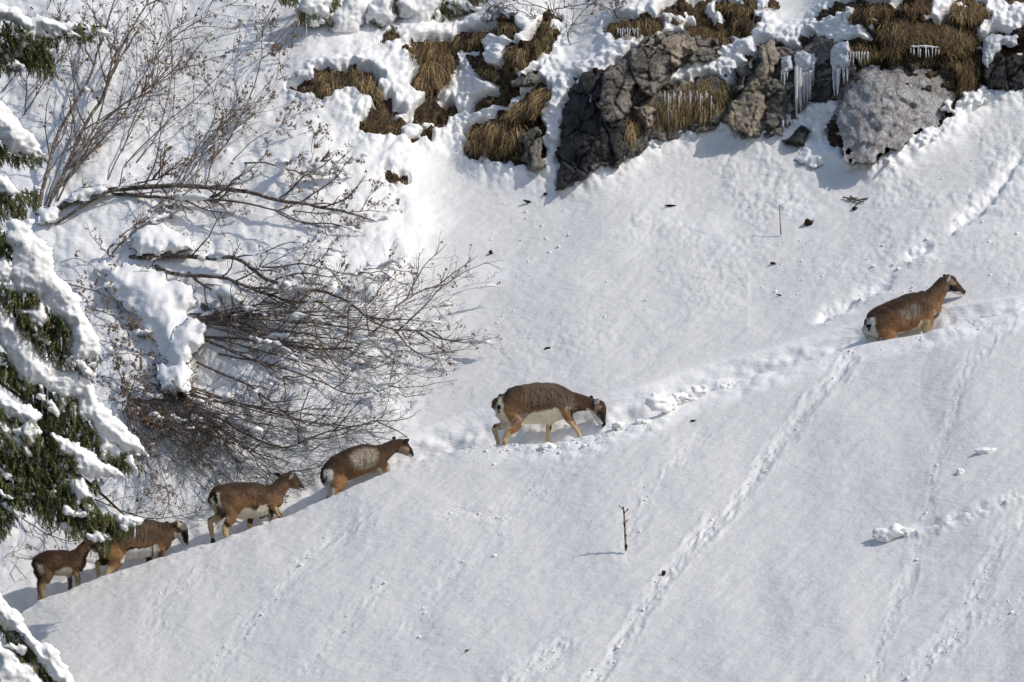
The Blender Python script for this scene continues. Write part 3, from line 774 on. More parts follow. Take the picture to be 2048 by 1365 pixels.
def make_sheep(origin, k, u_mid, label, torso, neck, head, limbs, paint, ears, eye, yaw=8, ydep=None, tail=None, foot_v=None, voxel=0.0105, hooves=()):
    ox, oy = origin
    u0 = ox + u_mid / k
    y0 = float(near_y(u0, lip_v(u0))) + 0.29 if ydep is None else ydep
    s = (D + y0) / D; q = s / (k * S)             # metres per unit of the tracing
    zr = lip_v(u0)
    base = at(u0, zr, y0) - np.array([0, 0, 0.30])
    def L(x, y):                                   # tracing -> local metres
        p = at(ox + x / k, oy + y / k, y0) - base
        return p[0], p[2]
    def conv(ch):
        out = []
        for row in ch:
            x, y, r, w_ = row[:4]; c = row[4] if len(row) > 4 else 0
            X, Z = L(x, y); out.append((X, Z, r * q, w_ * q, -c * q))
        return out
    Vs, Q, Tt = [], [], []; off = 0
    head = [(a, b_, r * 1.07, w_ * 1.05) for a, b_, r, w_ in head[:-1]] + [(head[-1][0] + .35 * (head[-1][0] - head[-2][0]), head[-1][1] + .35 * (head[-1][1] - head[-2][1]), head[-1][2], head[-1][3])]
    for ch in [torso, neck, head] + limbs:
        V, Fs, caps = loft(conv(ch))
        Vs.append(V); Q += [f + off for f in Fs]; Tt += [c + off for c in caps]; off += len(V)
    me = mesh_data('tmp', np.concatenate(Vs), [np.concatenate(Q), np.concatenate(Tt)])
    tmp = bpy.data.objects.new('tmp', me); C.objects.link(tmp)
    md = tmp.modifiers.new('r', 'REMESH'); md.mode = 'VOXEL'; md.voxel_size = voxel
    sm = tmp.modifiers.new('s', 'SMOOTH'); sm.factor = 0.5; sm.iterations = 3
    dg = bpy.context.evaluated_depsgraph_get(); dg.update()
    me2 = bpy.data.meshes.new_from_object(tmp.evaluated_get(dg))
    C.objects.unlink(tmp); bpy.data.objects.remove(tmp)
    n = len(me2.vertices); co = np.empty(n * 3); me2.vertices.foreach_get('co', co); co = co.reshape(n, 3)
    no = np.empty(n * 3); me2.vertices.foreach_get('normal', no); no = no.reshape(n, 3)
    # back to tracing units, to lay the coat's markings
    tx = (co[:, 0] + base[0]) * S / s * k + (1024 - ox) * k
    ty = (682.5 - (co[:, 2] + base[2]) * S / s - oy) * k
    col, ridge, frost = paint(tx, ty, co, no)
    co2 = co + no * (0.004 * fbm(co[:, 0] * 30, co[:, 1] * 30, co[:, 2] * 30, oct=2, seed=5) + 0.006 * fbm(co[:, 0] * 9, co[:, 1] * 9, co[:, 2] * 9, oct=2, seed=6))[:, None]
    me2.vertices.foreach_set('co', co2.astype(np.float32).ravel())
    me2.polygons.foreach_set('use_smooth', np.ones(len(me2.polygons), bool))
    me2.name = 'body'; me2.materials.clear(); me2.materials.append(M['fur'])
    root = empty('mouflon_sheep', tuple(base)); root.rotation_euler = (0, 0, math.radians(yaw))
    tag(root, label, 'wild sheep')
    root['group'] = 'mouflons climbing the trodden trail in single file'
    body = bpy.data.objects.new('body', me2); C.objects.link(body); body.parent = root
    col4 = np.concatenate([col, np.ones((n, 1))], 1)
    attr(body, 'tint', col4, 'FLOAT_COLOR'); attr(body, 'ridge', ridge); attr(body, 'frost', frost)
    def local(name, V, F, mat, smooth=True):
        o = bpy.data.objects.new(name, mesh_data(name, V, F, mat, smooth)); C.objects.link(o); o.parent = root; return o
    def torso_r(x, y):
        return np.exp(-(seg_dist([(a[0], a[1]) for a in torso], x, y, closed=False) / (k * 34)) ** 4)
    # guard hairs standing off the coat
    rng = np.random.default_rng(len(label))
    idx = rng.choice(n, 16000, replace=True)
    p = co2[idx]; nv = no[idx]; c_ = col[idx]
    back = np.stack([-np.ones(len(idx)), rng.normal(0, .25, len(idx)), -.5 + rng.normal(0, .3, len(idx))], 1)
    d = nv * 0.42 + (back - nv * (back * nv).sum(1)[:, None]) * .8
    d /= np.linalg.norm(d, axis=1)[:, None]
    side = np.cross(d, nv); side /= np.linalg.norm(side, axis=1)[:, None] + 1e-9
    ln = rng.uniform(.012, .034, len(idx))[:, None] * np.clip(.35 + .9 * ridge[idx] + .5 * (torso_r(tx[idx], ty[idx])), .3, 1)[:, None]
    ln *= np.where((ty[idx] < 0), 1, 1)[:, None]
    Vh = np.stack([p - side * .0021, p + side * .0021, p + d * ln], 1).reshape(-1, 3)
    h = local('guard_hair', Vh, np.arange(len(Vh)).reshape(-1, 3), M['fur_hair'], False)
    ch = np.repeat(c_ * rng.uniform(.72, 1.22, (len(idx), 1)), 3, 0)
    attr(h, 'tint', np.concatenate([ch, np.ones((len(ch), 1))], 1), 'FLOAT_COLOR')
    h['kind'] = 'stuff'
    # ears: cupped leaves
    for (bx, by, txp, typ, wd, sgn, pale) in ears:
        b0 = np.array([*L(bx, by)]); t0 = np.array([*L(txp, typ)])
        ln_ = np.linalg.norm(t0 - b0); ax = np.array([(t0 - b0)[0], -sgn * ln_ * .45, (t0 - b0)[1]])
        ax = ax / np.linalg.norm(ax) * ln_ * 1.05
        a0 = np.array([b0[0], -sgn * wd[1] * q, b0[1]])
        sd = np.cross(ax, (0, 1, 0)); sd /= np.linalg.norm(sd) + 1e-9
        fr_ = np.cross(sd, ax); fr_ /= np.linalg.norm(fr_)
        V = []; nR, nC = 9, 9
        for i in range(nR):
            t = i / (nR - 1); wv = wd[0] * q * (math.sin(math.pi * min(1, t * .8 + .2)) ** .8 + .04)
            for j in range(nC):
                e = j / (nC - 1) * 2 - 1
                V.append(a0 + ax * t + sd * wv * e + fr_ * (abs(e) ** 2 * wv * .7 * sgn))
        V = np.array(V); V2 = V + fr_ * .006 * sgn * -1
        g = np.arange(nR * nC).reshape(nR, nC)
        Fq = np.stack([g[:-1, :-1], g[:-1, 1:], g[1:, 1:], g[1:, :-1]], -1).reshape(-1, 4)
        e1 = np.concatenate([g[0, :], g[:, -1], g[::-1][0][::-1], g[::-1, 0]])
        m = nR * nC
        rim = np.stack([e1[:-1], e1[1:], e1[1:] + m, e1[:-1] + m], -1)
        o = local('ear', np.concatenate([V, V2]), np.concatenate([Fq, Fq[:, ::-1] + m, rim]), M['fur'])
        inner = WHITE * .9 if pale else GREYB; outer = DARK * 1.5
        if pale: outer = inner * .85
        cc = np.concatenate([np.tile(outer, (m, 1)), np.tile(inner, (m, 1))]) if sgn * 1 < 0 else np.concatenate([np.tile(inner, (m, 1)), np.tile(outer, (m, 1))])
        attr(o, 'tint', np.concatenate([cc, np.ones((2 * m, 1))], 1), 'FLOAT_COLOR'); attr(o, 'ridge', np.zeros(2 * m)); attr(o, 'frost', np.zeros(2 * m))
    # eyes
    if eye:
        ex, ey, er, ew = eye
        X, Z = L(ex, ey)
        for sgn in (1, -1):
            V = ICO2[0] * np.array([er, er * .7, er * .8]) * q + np.array([X, -sgn * ew * q, Z])
            local('eye', V, ICO2[1], M['eye'])
    if tail:
        ch = conv(tail); V, Fs, caps = loft(ch, 5, 10)
        o = local('tail', V, [np.concatenate(Fs), np.concatenate(caps)], M['fur'])
        nv_ = len(V); attr(o, 'tint', np.concatenate([np.tile(DARK * .7, (nv_, 1)), np.ones((nv_, 1))], 1), 'FLOAT_COLOR'); attr(o, 'ridge', np.zeros(nv_)); attr(o, 'frost', np.zeros(nv_) + .2)
    for (hx, hy, r, c) in hooves:
        ch = conv([(hx, hy, r * .8, r * .7, c), (hx + r * .2, hy + r * 1.2, r, r * .8, c), (hx + r * .3, hy + r * 2.2, r * 1.05, r * .85, c)]); V, Fs, caps = loft(ch, 4, 10)
        local('hoof', V, [np.concatenate(Fs), np.concatenate(caps)], M['horny'])
    return root

def painter(regions, ridge_poly, topline, k, saddle=None, frosts=(), soft=14, base=BROWN, lower=TAWNY, seed=0):
    """markings: (polygon, colour, softness) in tracing units, later ones over earlier ones"""
    def f(x, y, co, no):
        j1 = soft * fbm(co[:, 0] * 28, co[:, 1] * 28, co[:, 2] * 28, oct=3, seed=seed)
        X = x + j1; Y = y + soft * fbm(co[:, 0] * 28 + 9, co[:, 1] * 28, co[:, 2] * 28, oct=3, seed=seed + 3)
        n = fbm(co[:, 0] * 6, co[:, 1] * 6, co[:, 2] * 6, oct=3, seed=seed + 7)
        tp = np.interp(x, [p[0] for p in topline], [p[1] for p in topline])
        dtop = (y - tp) / k * 1.0                       # image pixels below the back line
        col = base[None] * (1 + .18 * n[:, None])
        wl = sstep(28, 62, dtop + 8 * n)[:, None]
        col = col * (1 - wl) + lower[None] * wl * (1 + .15 * n[:, None])
        wt = (1 - sstep(4, 26, dtop + 6 * n))[:, None] * .9
        col = col * (1 - wt) + DARK[None] * 1.1 * wt
        if saddle is not None:
            P, sc, a = saddle
            d = seg_dist(P, X, Y) * np.where(in_poly(P, X, Y), 1, -1)
            w_ = (sstep(-30, 60, d) * a)[:, None]
            col = col * (1 - w_) + sc[None] * w_ * (1 + .2 * n[:, None])
        for P, c, sf in regions:
            P = np.asarray(P, float)
            bb = (x > P[:, 0].min() - 60) & (x < P[:, 0].max() + 60) & (y > P[:, 1].min() - 60) & (y < P[:, 1].max() + 60)
            d = np.full(x.shape, -99.0)
            d[bb] = seg_dist(P, X[bb], Y[bb]) * np.where(in_poly(P, X[bb], Y[bb]), 1, -1)
            w_ = sstep(-sf, sf, d)[:, None]
            col = col * (1 - w_) + np.asarray(c)[None] * w_ * (1 + .12 * n[:, None])
        d = seg_dist(ridge_poly, x, y) * np.where(in_poly(ridge_poly, x, y), 1, -1)
        ridge = sstep(-40, 70, d + 25 * n)
        fr = np.zeros(x.shape)
        for P in frosts:
            d = seg_dist(P, X, Y) * np.where(in_poly(P, X, Y), 1, -1)
            fr = np.maximum(fr, sstep(-25, 15, d))
        return np.clip(col, 0.004, 1), ridge, fr
    return f

# 5: the head-down ewe in the middle
K = 6.827
make_sheep((960, 740), K, 760, 'mouflon ewe with lowered head nosing the snow, ice caked on its thigh',
 torso=[(232,465,85,80),(262,472,140,115),(310,486,190,145),(370,495,222,168),(450,488,248,188),(600,472,268,205),(750,463,284,218),(900,452,284,220),(1020,448,265,210),(1120,450,235,190),(1200,452,192,155),(1270,455,150,120)],
 neck=[(1180,450,180,130),(1280,445,145,105),(1380,455,116,80),(1470,462,95,68),(1540,475,88,62)],
 head=[(1540,470,80,60),(1600,500,100,68),(1625,565,100,62),(1640,635,84,50),(1660,700,60,40),(1676,742,44,34)],
 limbs=[[(420,470,180,85,95),(500,600,135,75,105),(530,690,98,58,105),(455,800,68,44,105),(385,875,50,36,105),(348,960,42,31,105),(345,1100,34,27,105),(345,1230,34,27,105)],
        [(360,600,150,80,-70),(345,720,85,50,-95),(290,770,52,40,-100),(215,780,42,34,-100),(195,830,38,30,-100),(225,920,32,27,-100),(250,1040,30,25,-100),(255,1200,30,25,-100)],
        [(1110,470,130,65,95),(1175,580,90,60,105),(1240,690,54,42,105),(1315,800,36,32,105),(1350,860,34,30,105),(1400,990,32,28,105)],
        [(1020,600,90,55,-80),(950,720,56,42,-90),(935,800,42,34,-90),(922,900,36,30,-90),(915,1050,34,28,-90),(912,1200,32,28,-90)]],
 paint=painter([
   ([(570,770),(620,650),(690,590),(850,560),(960,545),(1040,500),(1100,580),(1190,690),(1120,740),(800,780),(600,800)], CREAM, 12),
   ([(260,380),(310,360),(320,470),(350,600),(420,700),(420,800),(280,800),(215,640),(225,500)], CREAM * .9, 12),
   ([(240,480),(285,470),(290,590),(250,600)], BLACK, 6),
   ([(120,740),(280,740),(260,820),(300,1200),(180,1200)], LEG, 14),
   ([(150,745),(210,745),(210,790),(160,790)], DARK, 10),
   ([(300,860),(380,800),(450,900),(420,1300),(280,1300)], LEG, 20),
   ([(860,780),(1000,760),(1000,1300),(860,1300)], LEG * 1.15, 12),
   ([(945,770),(990,770),(990,830),(945,830)], DARK, 5),
   ([(1180,700),(1300,700),(1420,900),(1480,1100),(1300,1000)], LEG, 14),
   ([(1235,520),(1262,540),(1340,740),(1310,745),(1250,620)], BLACK, 6),
   ([(1460,520),(1580,560),(1600,640),(1700,700),(1710,780),(1600,780),(1470,600)], WHITE * .85, 10),
   ([(1560,500),(1640,470),(1660,520),(1640,560),(1560,590)], GREYB * 1.9, 8),
   ([(1610,575),(1650,560),(1700,600),(1725,720),(1690,760),(1655,690)], BLACK * 1.3, 6),
   ([(1600,400),(1720,420),(1730,520),(1680,500),(1640,480)], DARK * 1.2, 8),
   ([(1665,735),(1740,700),(1740,790),(1680,790)], BLACK, 6)],
   [(560,260),(900,230),(1200,300),(1300,420),(1180,520),(1050,500),(900,540),(660,580),(600,480)],
   [(220,420),(300,300),(440,235),(800,170),(1000,180),(1300,310),(1560,395),(1640,400),(1740,600)], K,
   saddle=([(560,180),(1000,160),(1320,330),(1300,520),(700,560)], GREYB * 1.05, .85),
   frosts=[[(430,690),(560,600),(650,560),(660,620),(560,720),(440,780)], [(1140,490),(1300,470),(1320,530),(1180,550)]], seed=1),
 ears=[(1575,480,1625,385,(36,62),1,True),(1530,400,1500,352,(26,62),-1,False)], eye=(1672,520,14,56), tail=[(285,350,30,26),(255,420,34,28),(250,500,26,22),(262,570,12,12)], yaw=-3, ydep=None, hooves=[(262,1215,36,-100),(345,1235,38,105)])

# 6: the leader, belly-deep
make_sheep((1700, 530), K, 700, 'leading mouflon with raised head, sunk belly-deep far ahead of the rest',
 torso=[(235,880,80,95),(300,850,165,165),(385,800,215,200),(500,760,232,218),(620,715,240,228),(750,670,246,228),(880,625,246,220),(1000,590,225,200),(1090,575,180,170),(1150,590,140,135)],
 neck=[(1060,520,190,140),(1130,470,160,110),(1200,375,125,84),(1260,285,104,70),(1300,230,92,66)],
 head=[(1305,225,88,62),(1365,245,104,68),(1430,295,88,56),(1500,342,66,44),(1552,372,46,33)],
 limbs=[[(400,780,190,90,95),(500,900,135,85,105),(510,1030,85,60,105),(440,1150,55,42,105),(420,1300,38,34,105)],
        [(300,850,130,80,-95),(330,1000,90,60,-100),(300,1150,50,40,-100),(300,1300,38,34,-100)],
        [(1040,640,130,70,95),(1040,790,78,52,105),(1030,910,56,42,105),(1030,1050,42,36,105),(1030,1180,38,34,105)],
        [(1110,640,110,75,-30),(1180,710,76,62,-60),(1180,775,52,48,-70),(1120,830,40,36,-80),(1080,900,36,32,-80)]],
 paint=painter([
   ([(600,1000),(640,930),(800,900),(900,850),(940,770),(1000,760),(1000,1000),(700,1100)], CREAM, 12),
   ([(225,730),(300,720),(310,850),(380,1000),(420,1080),(150,1080),(140,900)], WHITE * .8, 14),
   ([(200,810),(255,800),(262,910),(220,920)], BLACK, 7),
   ([(985,720),(1080,770),(1090,1200),(960,1200),(960,800)], LEG * .8, 16),
   ([(1120,700),(1260,660),(1260,820),(1150,840)], DARK * 1.3, 20),
   ([(1330,200),(1390,200),(1460,250),(1440,270),(1350,250)], GREYB * 1.8, 10),
   ([(1310,260),(1370,250),(1400,380),(1330,410)], GREYB * 1.8, 12),
   ([(1350,275),(1440,285),(1540,370),(1500,390),(1360,350)], BLACK * 1.3, 6),
   ([(1380,360),(1500,372),(1560,400),(1560,440),(1390,410)], WHITE, 5),
   ([(1445,190),(1600,330),(1600,380),(1550,370),(1460,270)], DARK * 1.3, 7),
   ([(1550,330),(1600,330),(1600,420),(1560,400)], BLACK * 1.6, 5)],
   [(580,640),(800,480),(980,480),(1060,600),(960,740),(880,840),(660,920),(640,780)],
   [(150,900),(200,740),(300,640),(600,500),(800,405),(930,380),(1040,380),(1200,220),(1300,130),(1440,190)], K,
   saddle=([(620,620),(820,500),(960,560),(950,700),(700,820)], SADDLE * .7, .7),
   frosts=[[(1110,640),(1240,620),(1240,760),(1130,760)], [(240,740),(300,740),(300,800),(250,800)]], seed=2, base=BROWN * .9, lower=TAWNY * .95),
 ears=[(1325,235,1362,142,(24,60),1,True),(1310,170,1312,122,(24,52),-1,False)], eye=(1408,242,13,56), tail=[(215,760,30,26),(212,850,34,28),(232,915,18,14)], yaw=8)

# 3: tawny-brown one walking with head up, ear back
K3 = 8.029
make_sheep((400, 930), K3, 680, 'brown mouflon striding with raised head and one ear laid back, third from the left',
 torso=[(205,570,90,90),(250,545,165,140),(330,530,215,180),(430,545,252,208),(560,560,285,225),(760,575,300,240),(950,578,288,230),(1080,565,240,205),(1170,560,190,170),(1240,560,140,130)],
 neck=[(1130,500,190,140),(1220,430,155,105),(1310,330,126,82),(1370,240,108,70),(1400,200,92,66)],
 head=[(1405,205,92,66),(1470,240,106,72),(1540,300,90,58),(1600,348,62,42),(1640,380,42,32)],
 limbs=[[(420,500,220,100,95),(495,670,175,90,115),(510,790,112,66,118),(450,920,74,48,118),(400,1010,56,40,118),(405,1110,46,36,118),(430,1200,42,34,118),(440,1330,42,34,118)],
        [(330,600,160,80,-80),(345,760,110,60,-105),(285,850,62,46,-110),(190,885,50,38,-110),(170,950,44,34,-110),(195,1080,36,30,-110),(212,1190,36,30,-110)],
        [(1120,560,140,70,105),(1165,670,84,58,118),(1225,755,50,40,118),(1290,840,42,36,118),(1300,980,38,32,118)],
        [(1050,640,110,60,-60),(1110,760,60,46,-60),(1150,830,44,38,-60),(1160,960,38,32,-60)],
        [(930,700,100,60,-100),(835,850,56,44,-110),(815,970,46,38,-110),(812,1080,42,34,-110),(812,1200,38,32,-110)]],
 paint=painter([
   ([(560,880),(640,760),(700,690),(860,710),(1000,650),(1060,640),(1150,830),(1120,900),(700,910)], CREAM, 12),
   ([(230,440),(300,440),(300,540),(330,640),(430,740),(430,860),(300,900),(200,700),(165,560)], CREAM * .75, 14),
   ([(280,640),(400,690),(440,780),(360,900),(270,820)], GREYB * 1.2, 16),
   ([(200,440),(260,430),(270,600),(250,640),(215,560)], BLACK, 7),
   ([(100,820),(330,810),(330,900),(240,940),(300,1300),(130,1300)], LEG, 12),
   ([(120,850),(200,830),(190,880),(130,890)], DARK, 8),
   ([(330,960),(500,1000),(500,1400),(330,1400)], LEG * 1.1, 16),
   ([(380,900),(450,940),(450,1010),(390,1000)], DARK, 10),
   ([(770,860),(880,860),(870,940),(770,940)], DARK * 1.5, 8),
   ([(760,940),(880,940),(880,1300),(760,1300)], LEG * 1.1, 10),
   ([(1060,660),(1100,650),(1200,800),(1150,840)], BLACK * 1.5, 10),
   ([(1190,690),(1240,680),(1280,800),(1240,830)], LEG * 1.1, 12),
   ([(1240,640),(1290,680),(1320,820),(1270,800)], DARK, 8),
   ([(950,830),(1100,800),(1130,870),(960,870)], DARK * 1.8, 10),
   ([(1450,320),(1560,350),(1660,400),(1660,440),(1560,440),(1450,400)], GREYB * 2.0, 12),
   ([(1600,360),(1660,400),(1660,460),(1580,430)], WHITE * .85, 8),
   ([(1590,310),(1640,310),(1680,370),(1640,395),(1600,360)], BLACK * 1.4, 7),
   ([(1400,120),(1440,100),(1500,110),(1480,140),(1430,180)], DARK, 10),
   ([(820,640),(940,640),(900,730),(820,720)], DARK * 1.3, 20)],
   [(600,400),(800,380),(1060,420),(1080,580),(1020,640),(860,680),(720,640),(640,520)],
   [(160,520),(230,400),(330,310),(520,275),(800,275),(1000,300),(1160,350),(1330,160),(1430,110),(1560,150),(1700,380)], K3, seed=3, base=BROWN * 1.0, lower=TAWNY * .95),
 ears=[(1430,235,1495,140,(26,64),1,True),(1330,200,1192,138,(32,50),-1,False)], eye=(1545,240,13,58), tail=[(225,430,30,26),(215,520,32,26),(245,620,14,12)], yaw=8, hooves=[(212,1190,38,-110)])

# 4: grey-saddled one with frosted flank
K4 = 8.533
make_sheep((620, 860), K4, 800, 'mouflon with pale grey saddle and white rump, just ahead of the brown one',
 torso=[(270,750,100,110),(330,720,175,160),(430,680,222,200),(560,632,246,222),(680,585,262,236),(800,545,268,240),(950,500,258,226),(1080,472,224,202),(1170,455,185,170),(1230,460,140,135)],
 neck=[(1150,440,185,140),(1260,390,152,112),(1370,325,126,88),(1450,280,112,76),(1490,265,105,72)],
 head=[(1500,265,112,76),(1580,295,120,80),(1650,345,92,62),(1700,392,66,45),(1738,425,44,34)],
 limbs=[[(410,720,200,95,95),(480,850,150,85,112),(475,970,95,62,115),(405,1080,60,46,115),(375,1180,44,36,115),(370,1320,40,34,115)],
        [(310,780,140,80,-90),(325,950,75,52,-105),(335,1060,46,38,-105),(320,1200,40,34,-105)],
        [(1170,560,130,70,100),(1220,670,84,56,112),(1240,790,52,42,112),(1250,920,42,36,112)],
        [(1230,560,110,65,-80),(1310,680,62,48,-90),(1300,800,44,38,-90),(1290,920,40,34,-90)]],
 paint=painter([
   ([(620,1040),(700,850),(860,790),(1000,740),(1090,690),(1110,800),(1040,860),(700,960)], CREAM, 12),
   ([(250,660),(350,670),(380,740),(360,860),(400,1040),(340,1180),(240,1000),(230,800)], WHITE * .85, 14),
   ([(190,830),(240,830),(262,920),(230,930)], BLACK, 8),
   ([(255,780),(290,780),(285,860),(262,850)], BLACK * 2, 6),
   ([(340,1080),(400,1080),(400,1400),(330,1400)], CREAM * .7, 10),
   ([(1100,680),(1180,660),(1250,790),(1200,830),(1120,770)], CREAM * .8, 12),
   ([(1290,640),(1360,600),(1360,740),(1280,800)], CREAM * .7, 12),
   ([(1540,290),(1600,280),(1700,330),(1720,420),(1760,450),(1740,500),(1500,470),(1500,380)], GREYB * 2.5, 14),
   ([(1520,420),(1700,420),(1760,450),(1740,500),(1520,480)], WHITE * .85, 8),
   ([(1690,270),(1740,320),(1800,420),(1760,460),(1700,400)], BLACK * 1.5, 7),
   ([(1470,110),(1640,110),(1640,140),(1500,150)], DARK * .8, 10)],
   [(500,560),(700,420),(900,300),(1120,320),(1170,460),(1090,620),(900,700),(700,820),(640,700)],
   [(180,740),(230,620),(300,530),(480,420),(700,310),(900,245),(1100,250),(1200,265),(1300,220),(1420,160),(1540,120),(1700,200),(1800,400)], K4,
   saddle=([(640,420),(900,290),(1110,310),(1160,400),(1150,560),(1050,650),(860,700),(720,640)], SADDLE * 1.15, .92),
   frosts=[], seed=4, lower=TAWNY * 1.15),
 ears=[(1575,235,1692,152,(42,70),1,False),(1470,160,1412,132,(30,50),-1,False)], eye=(1682,255,13,56), tail=[(215,660,28,24),(205,780,32,26),(235,890,26,20)], yaw=8)

# 2: the big ewe half hidden by the spruce bough
K2 = 5.689
make_sheep((40, 1020), K2, 1300, 'mouflon ewe with a broad white belly, its back half hidden by a spruce bough',
 torso=[(930,430,70,80),(980,400,130,115),(1060,380,180,150),(1160,360,205,168),(1280,345,218,178),(1400,332,225,180),(1500,325,215,172),(1580,330,185,150),(1640,340,135,120)],
 neck=[(1580,290,170,125),(1660,265,125,90),(1720,250,104,74),(1760,235,86,62)],
 head=[(1765,218,82,58),(1815,228,88,62),(1850,290,66,48),(1870,345,47,35),(1880,385,34,27)],
 limbs=[[(1050,420,165,78,80),(1085,530,115,62,90),(1060,630,66,42,90),(1000,700,44,32,90),(975,780,34,28,90),(970,920,32,27,90)],
        [(990,480,100,60,-70),(970,580,58,44,-85),(905,598,34,28,-88),(885,640,30,26,-88),(895,720,26,23,-88),(905,860,26,23,-88)],
        [(1555,400,115,62,80),(1580,500,58,42,88),(1580,580,36,30,88),(1580,720,32,27,88)],
        [(1500,480,70,45,-80),(1475,560,34,28,-85),(1470,680,30,26,-85)]],
 paint=painter([
   ([(1130,600),(1200,470),(1260,430),(1400,430),(1500,400),(1560,400),(1600,560),(1540,600),(1420,590),(1200,590)], WHITE * .9, 8),
   ([(1200,445),(1260,412),(1400,418),(1530,380),(1520,400),(1400,436),(1260,434),(1200,475)], DARK, 5),
   ([(1490,400),(1510,400),(1525,540),(1490,540)], GREYB, 6),
   ([(840,570),(940,570),(940,800),(930,950),(850,950)], LEG * 1.1, 10),
   ([(900,560),(1010,560),(990,650),(930,640)], DARK * 1.5, 12),
   ([(940,700),(990,650),(1080,640),(1020,960),(930,960)], LEG, 16),
   ([(1420,540),(1510,540),(1510,620),(1420,620)], DARK, 6),
   ([(1545,420),(1620,560),(1620,760),(1545,760)], LEG * .9, 14),
   ([(1560,470),(1620,460),(1640,700),(1600,700)], DARK * 1.6, 10),
   ([(1790,140),(1880,150),(1890,230),(1820,220),(1780,190)], CREAM * .6, 8),
   ([(1760,260),(1830,260),(1850,340),(1900,410),(1880,440),(1760,350)], WHITE * .75, 8),
   ([(1835,245),(1885,240),(1915,400),(1880,390),(1840,300)], BLACK, 6)],
   [(1080,240),(1400,120),(1600,170),(1660,300),(1500,390),(1240,400),(1120,360)],
   [(900,300),(1000,220),(1250,140),(1400,95),(1500,95),(1600,140),(1660,180),(1740,130),(1850,150),(1950,300)], K2,
   saddle=([(1120,150),(1550,120),(1620,200),(1560,380),(1200,400)], GREYB * 1.1, .6), seed=5, soft=10),
 ears=[(1790,195,1748,152,(30,52),1,False),(1700,165,1650,140,(18,40),-1,False)], eye=(1848,232,10,46), tail=[(905,330,22,20),(900,400,24,20),(915,450,12,10)], yaw=7)

# 1: the lamb at the tail of the line
make_sheep((40, 1020), K2, 450, 'small mouflon lamb at the tail of the line, face behind a hanging spruce twig',
 torso=[(180,620,50,50),(215,600,88,75),(290,595,122,100),(380,600,140,115),(470,605,145,120),(560,605,138,115),(640,595,115,98),(690,590,90,80)],
 neck=[(630,560,112,85),(690,500,84,62),(735,430,66,50),(765,390,58,46)],
 head=[(765,385,56,42),(810,395,60,44),(850,425,44,33),(885,455,28,24)],
 limbs=[[(280,640,110,52,45),(300,740,80,44,50),(265,830,44,32,50),(250,890,36,28,50),(258,960,32,26,50),(262,1100,30,25,50)],
        [(235,680,75,45,-45),(250,780,50,36,-50),(228,860,34,27,-50),(228,940,28,24,-50),(235,1090,28,24,-50)],
        [(610,640,68,38,45),(640,720,38,28,50),(656,790,27,23,50),(662,920,25,22,50)],
        [(560,690,58,36,-45),(572,780,30,25,-50),(575,900,27,23,-50)],
        [(680,640,50,34,-40),(700,690,26,24,-45)]],
 paint=painter([
   ([(370,790),(410,690),(520,650),(590,650),(600,760),(520,790)], CREAM * .85, 14),
   ([(160,600),(210,600),(230,720),(190,720)], DARK * 1.2, 14),
   ([(190,600),(250,620),(280,700),(240,740)], CREAM * .45, 16),
   ([(200,830),(300,830),(310,1150),(200,1150)], LEG * .6, 16),
   ([(620,720),(680,720),(690,950),(620,950)], LEG * .6, 12),
   ([(780,430),(880,450),(900,500),(790,480)], WHITE * .7, 10),
   ([(860,410),(910,440),(900,470),(850,440)], BLACK * 1.5, 6)],
   [(260,500),(560,490),(640,560),(560,640),(420,680),(340,640)],
   [(145,620),(190,550),(280,480),(400,460),(600,465),(650,470),(690,400),(720,345),(790,330),(900,430)], K2, seed=6, base=BROWN * .9, lower=BROWN * 1.25, soft=9),
 ears=[(750,385,712,345,(20,34),1,False),(740,350,770,330,(16,30),-1,False)], eye=(825,385,8,36), tail=[(165,560,18,16),(155,620,20,16),(168,680,10,8)], yaw=7, voxel=0.0095)
# ------------------------------------------------------------------ rocks, turf and ice of the bank
def ridged(U, W, sc, seed): return np.abs(fbm(U / sc, W / sc, oct=3, seed=seed))
def make_rock(name, label, poly, mat, out=0.12, bulge=0.14, edge=16, seed=0, tilt=(0, 0), strata=0.03):
    c = np.asarray(poly, float).mean(0)
    a0 = math.sin(seed * 1.7) * .5
    def fn(f, U, W, d):
        q = np.clip(d / 7, 0, 1)
        wu = U + 5 * fbm(U / 25, W / 25, oct=2, seed=seed); wv = W + 5 * fbm(U / 25, W / 25, oct=2, seed=seed + 2)
        ru = wu * math.cos(a0) + wv * math.sin(a0); rv = -wu * math.sin(a0) + wv * math.cos(a0)
        h = np.zeros(U.shape)
        for sc, amp, sd in ((52, 1.0, 0), (21, .36, 11)):
            d1, gap, R = cells(ru / sc, rv / (sc * 1.25), seed + sd)
            h = h + amp * (.10 * R[0] + (R[1] - .5) * .16 * R[3] + (R[2] - .5) * .16 * R[4] - .05 * (1 - sstep(0, .09, gap)))
        h = h + strata * .5 * ridged(U * .5 + W * .3, W * 1.6, 16, seed + 2) + .010 * fbm(U / 8, W / 8, oct=3, seed=seed + 4)
        return f - q * (h + .05) + tilt[0] * (U - c[0]) / S + tilt[1] * (W - c[1]) / S
    V, F = pillow(poly, lambda u, v: ground_y(u, v) - out, thick=0.05, bulge=bulge * .3, edge=edge * .4, step=2.4, grow=5, ragged=8, seed=seed, backflat=out + .35, power=.35, fn=fn)
    o = mk(name, V, F, mat, smooth=False)
    return tag(o, label, 'rock', kind='thing')
ROCKG = 'rocks showing through the snow of the bank'
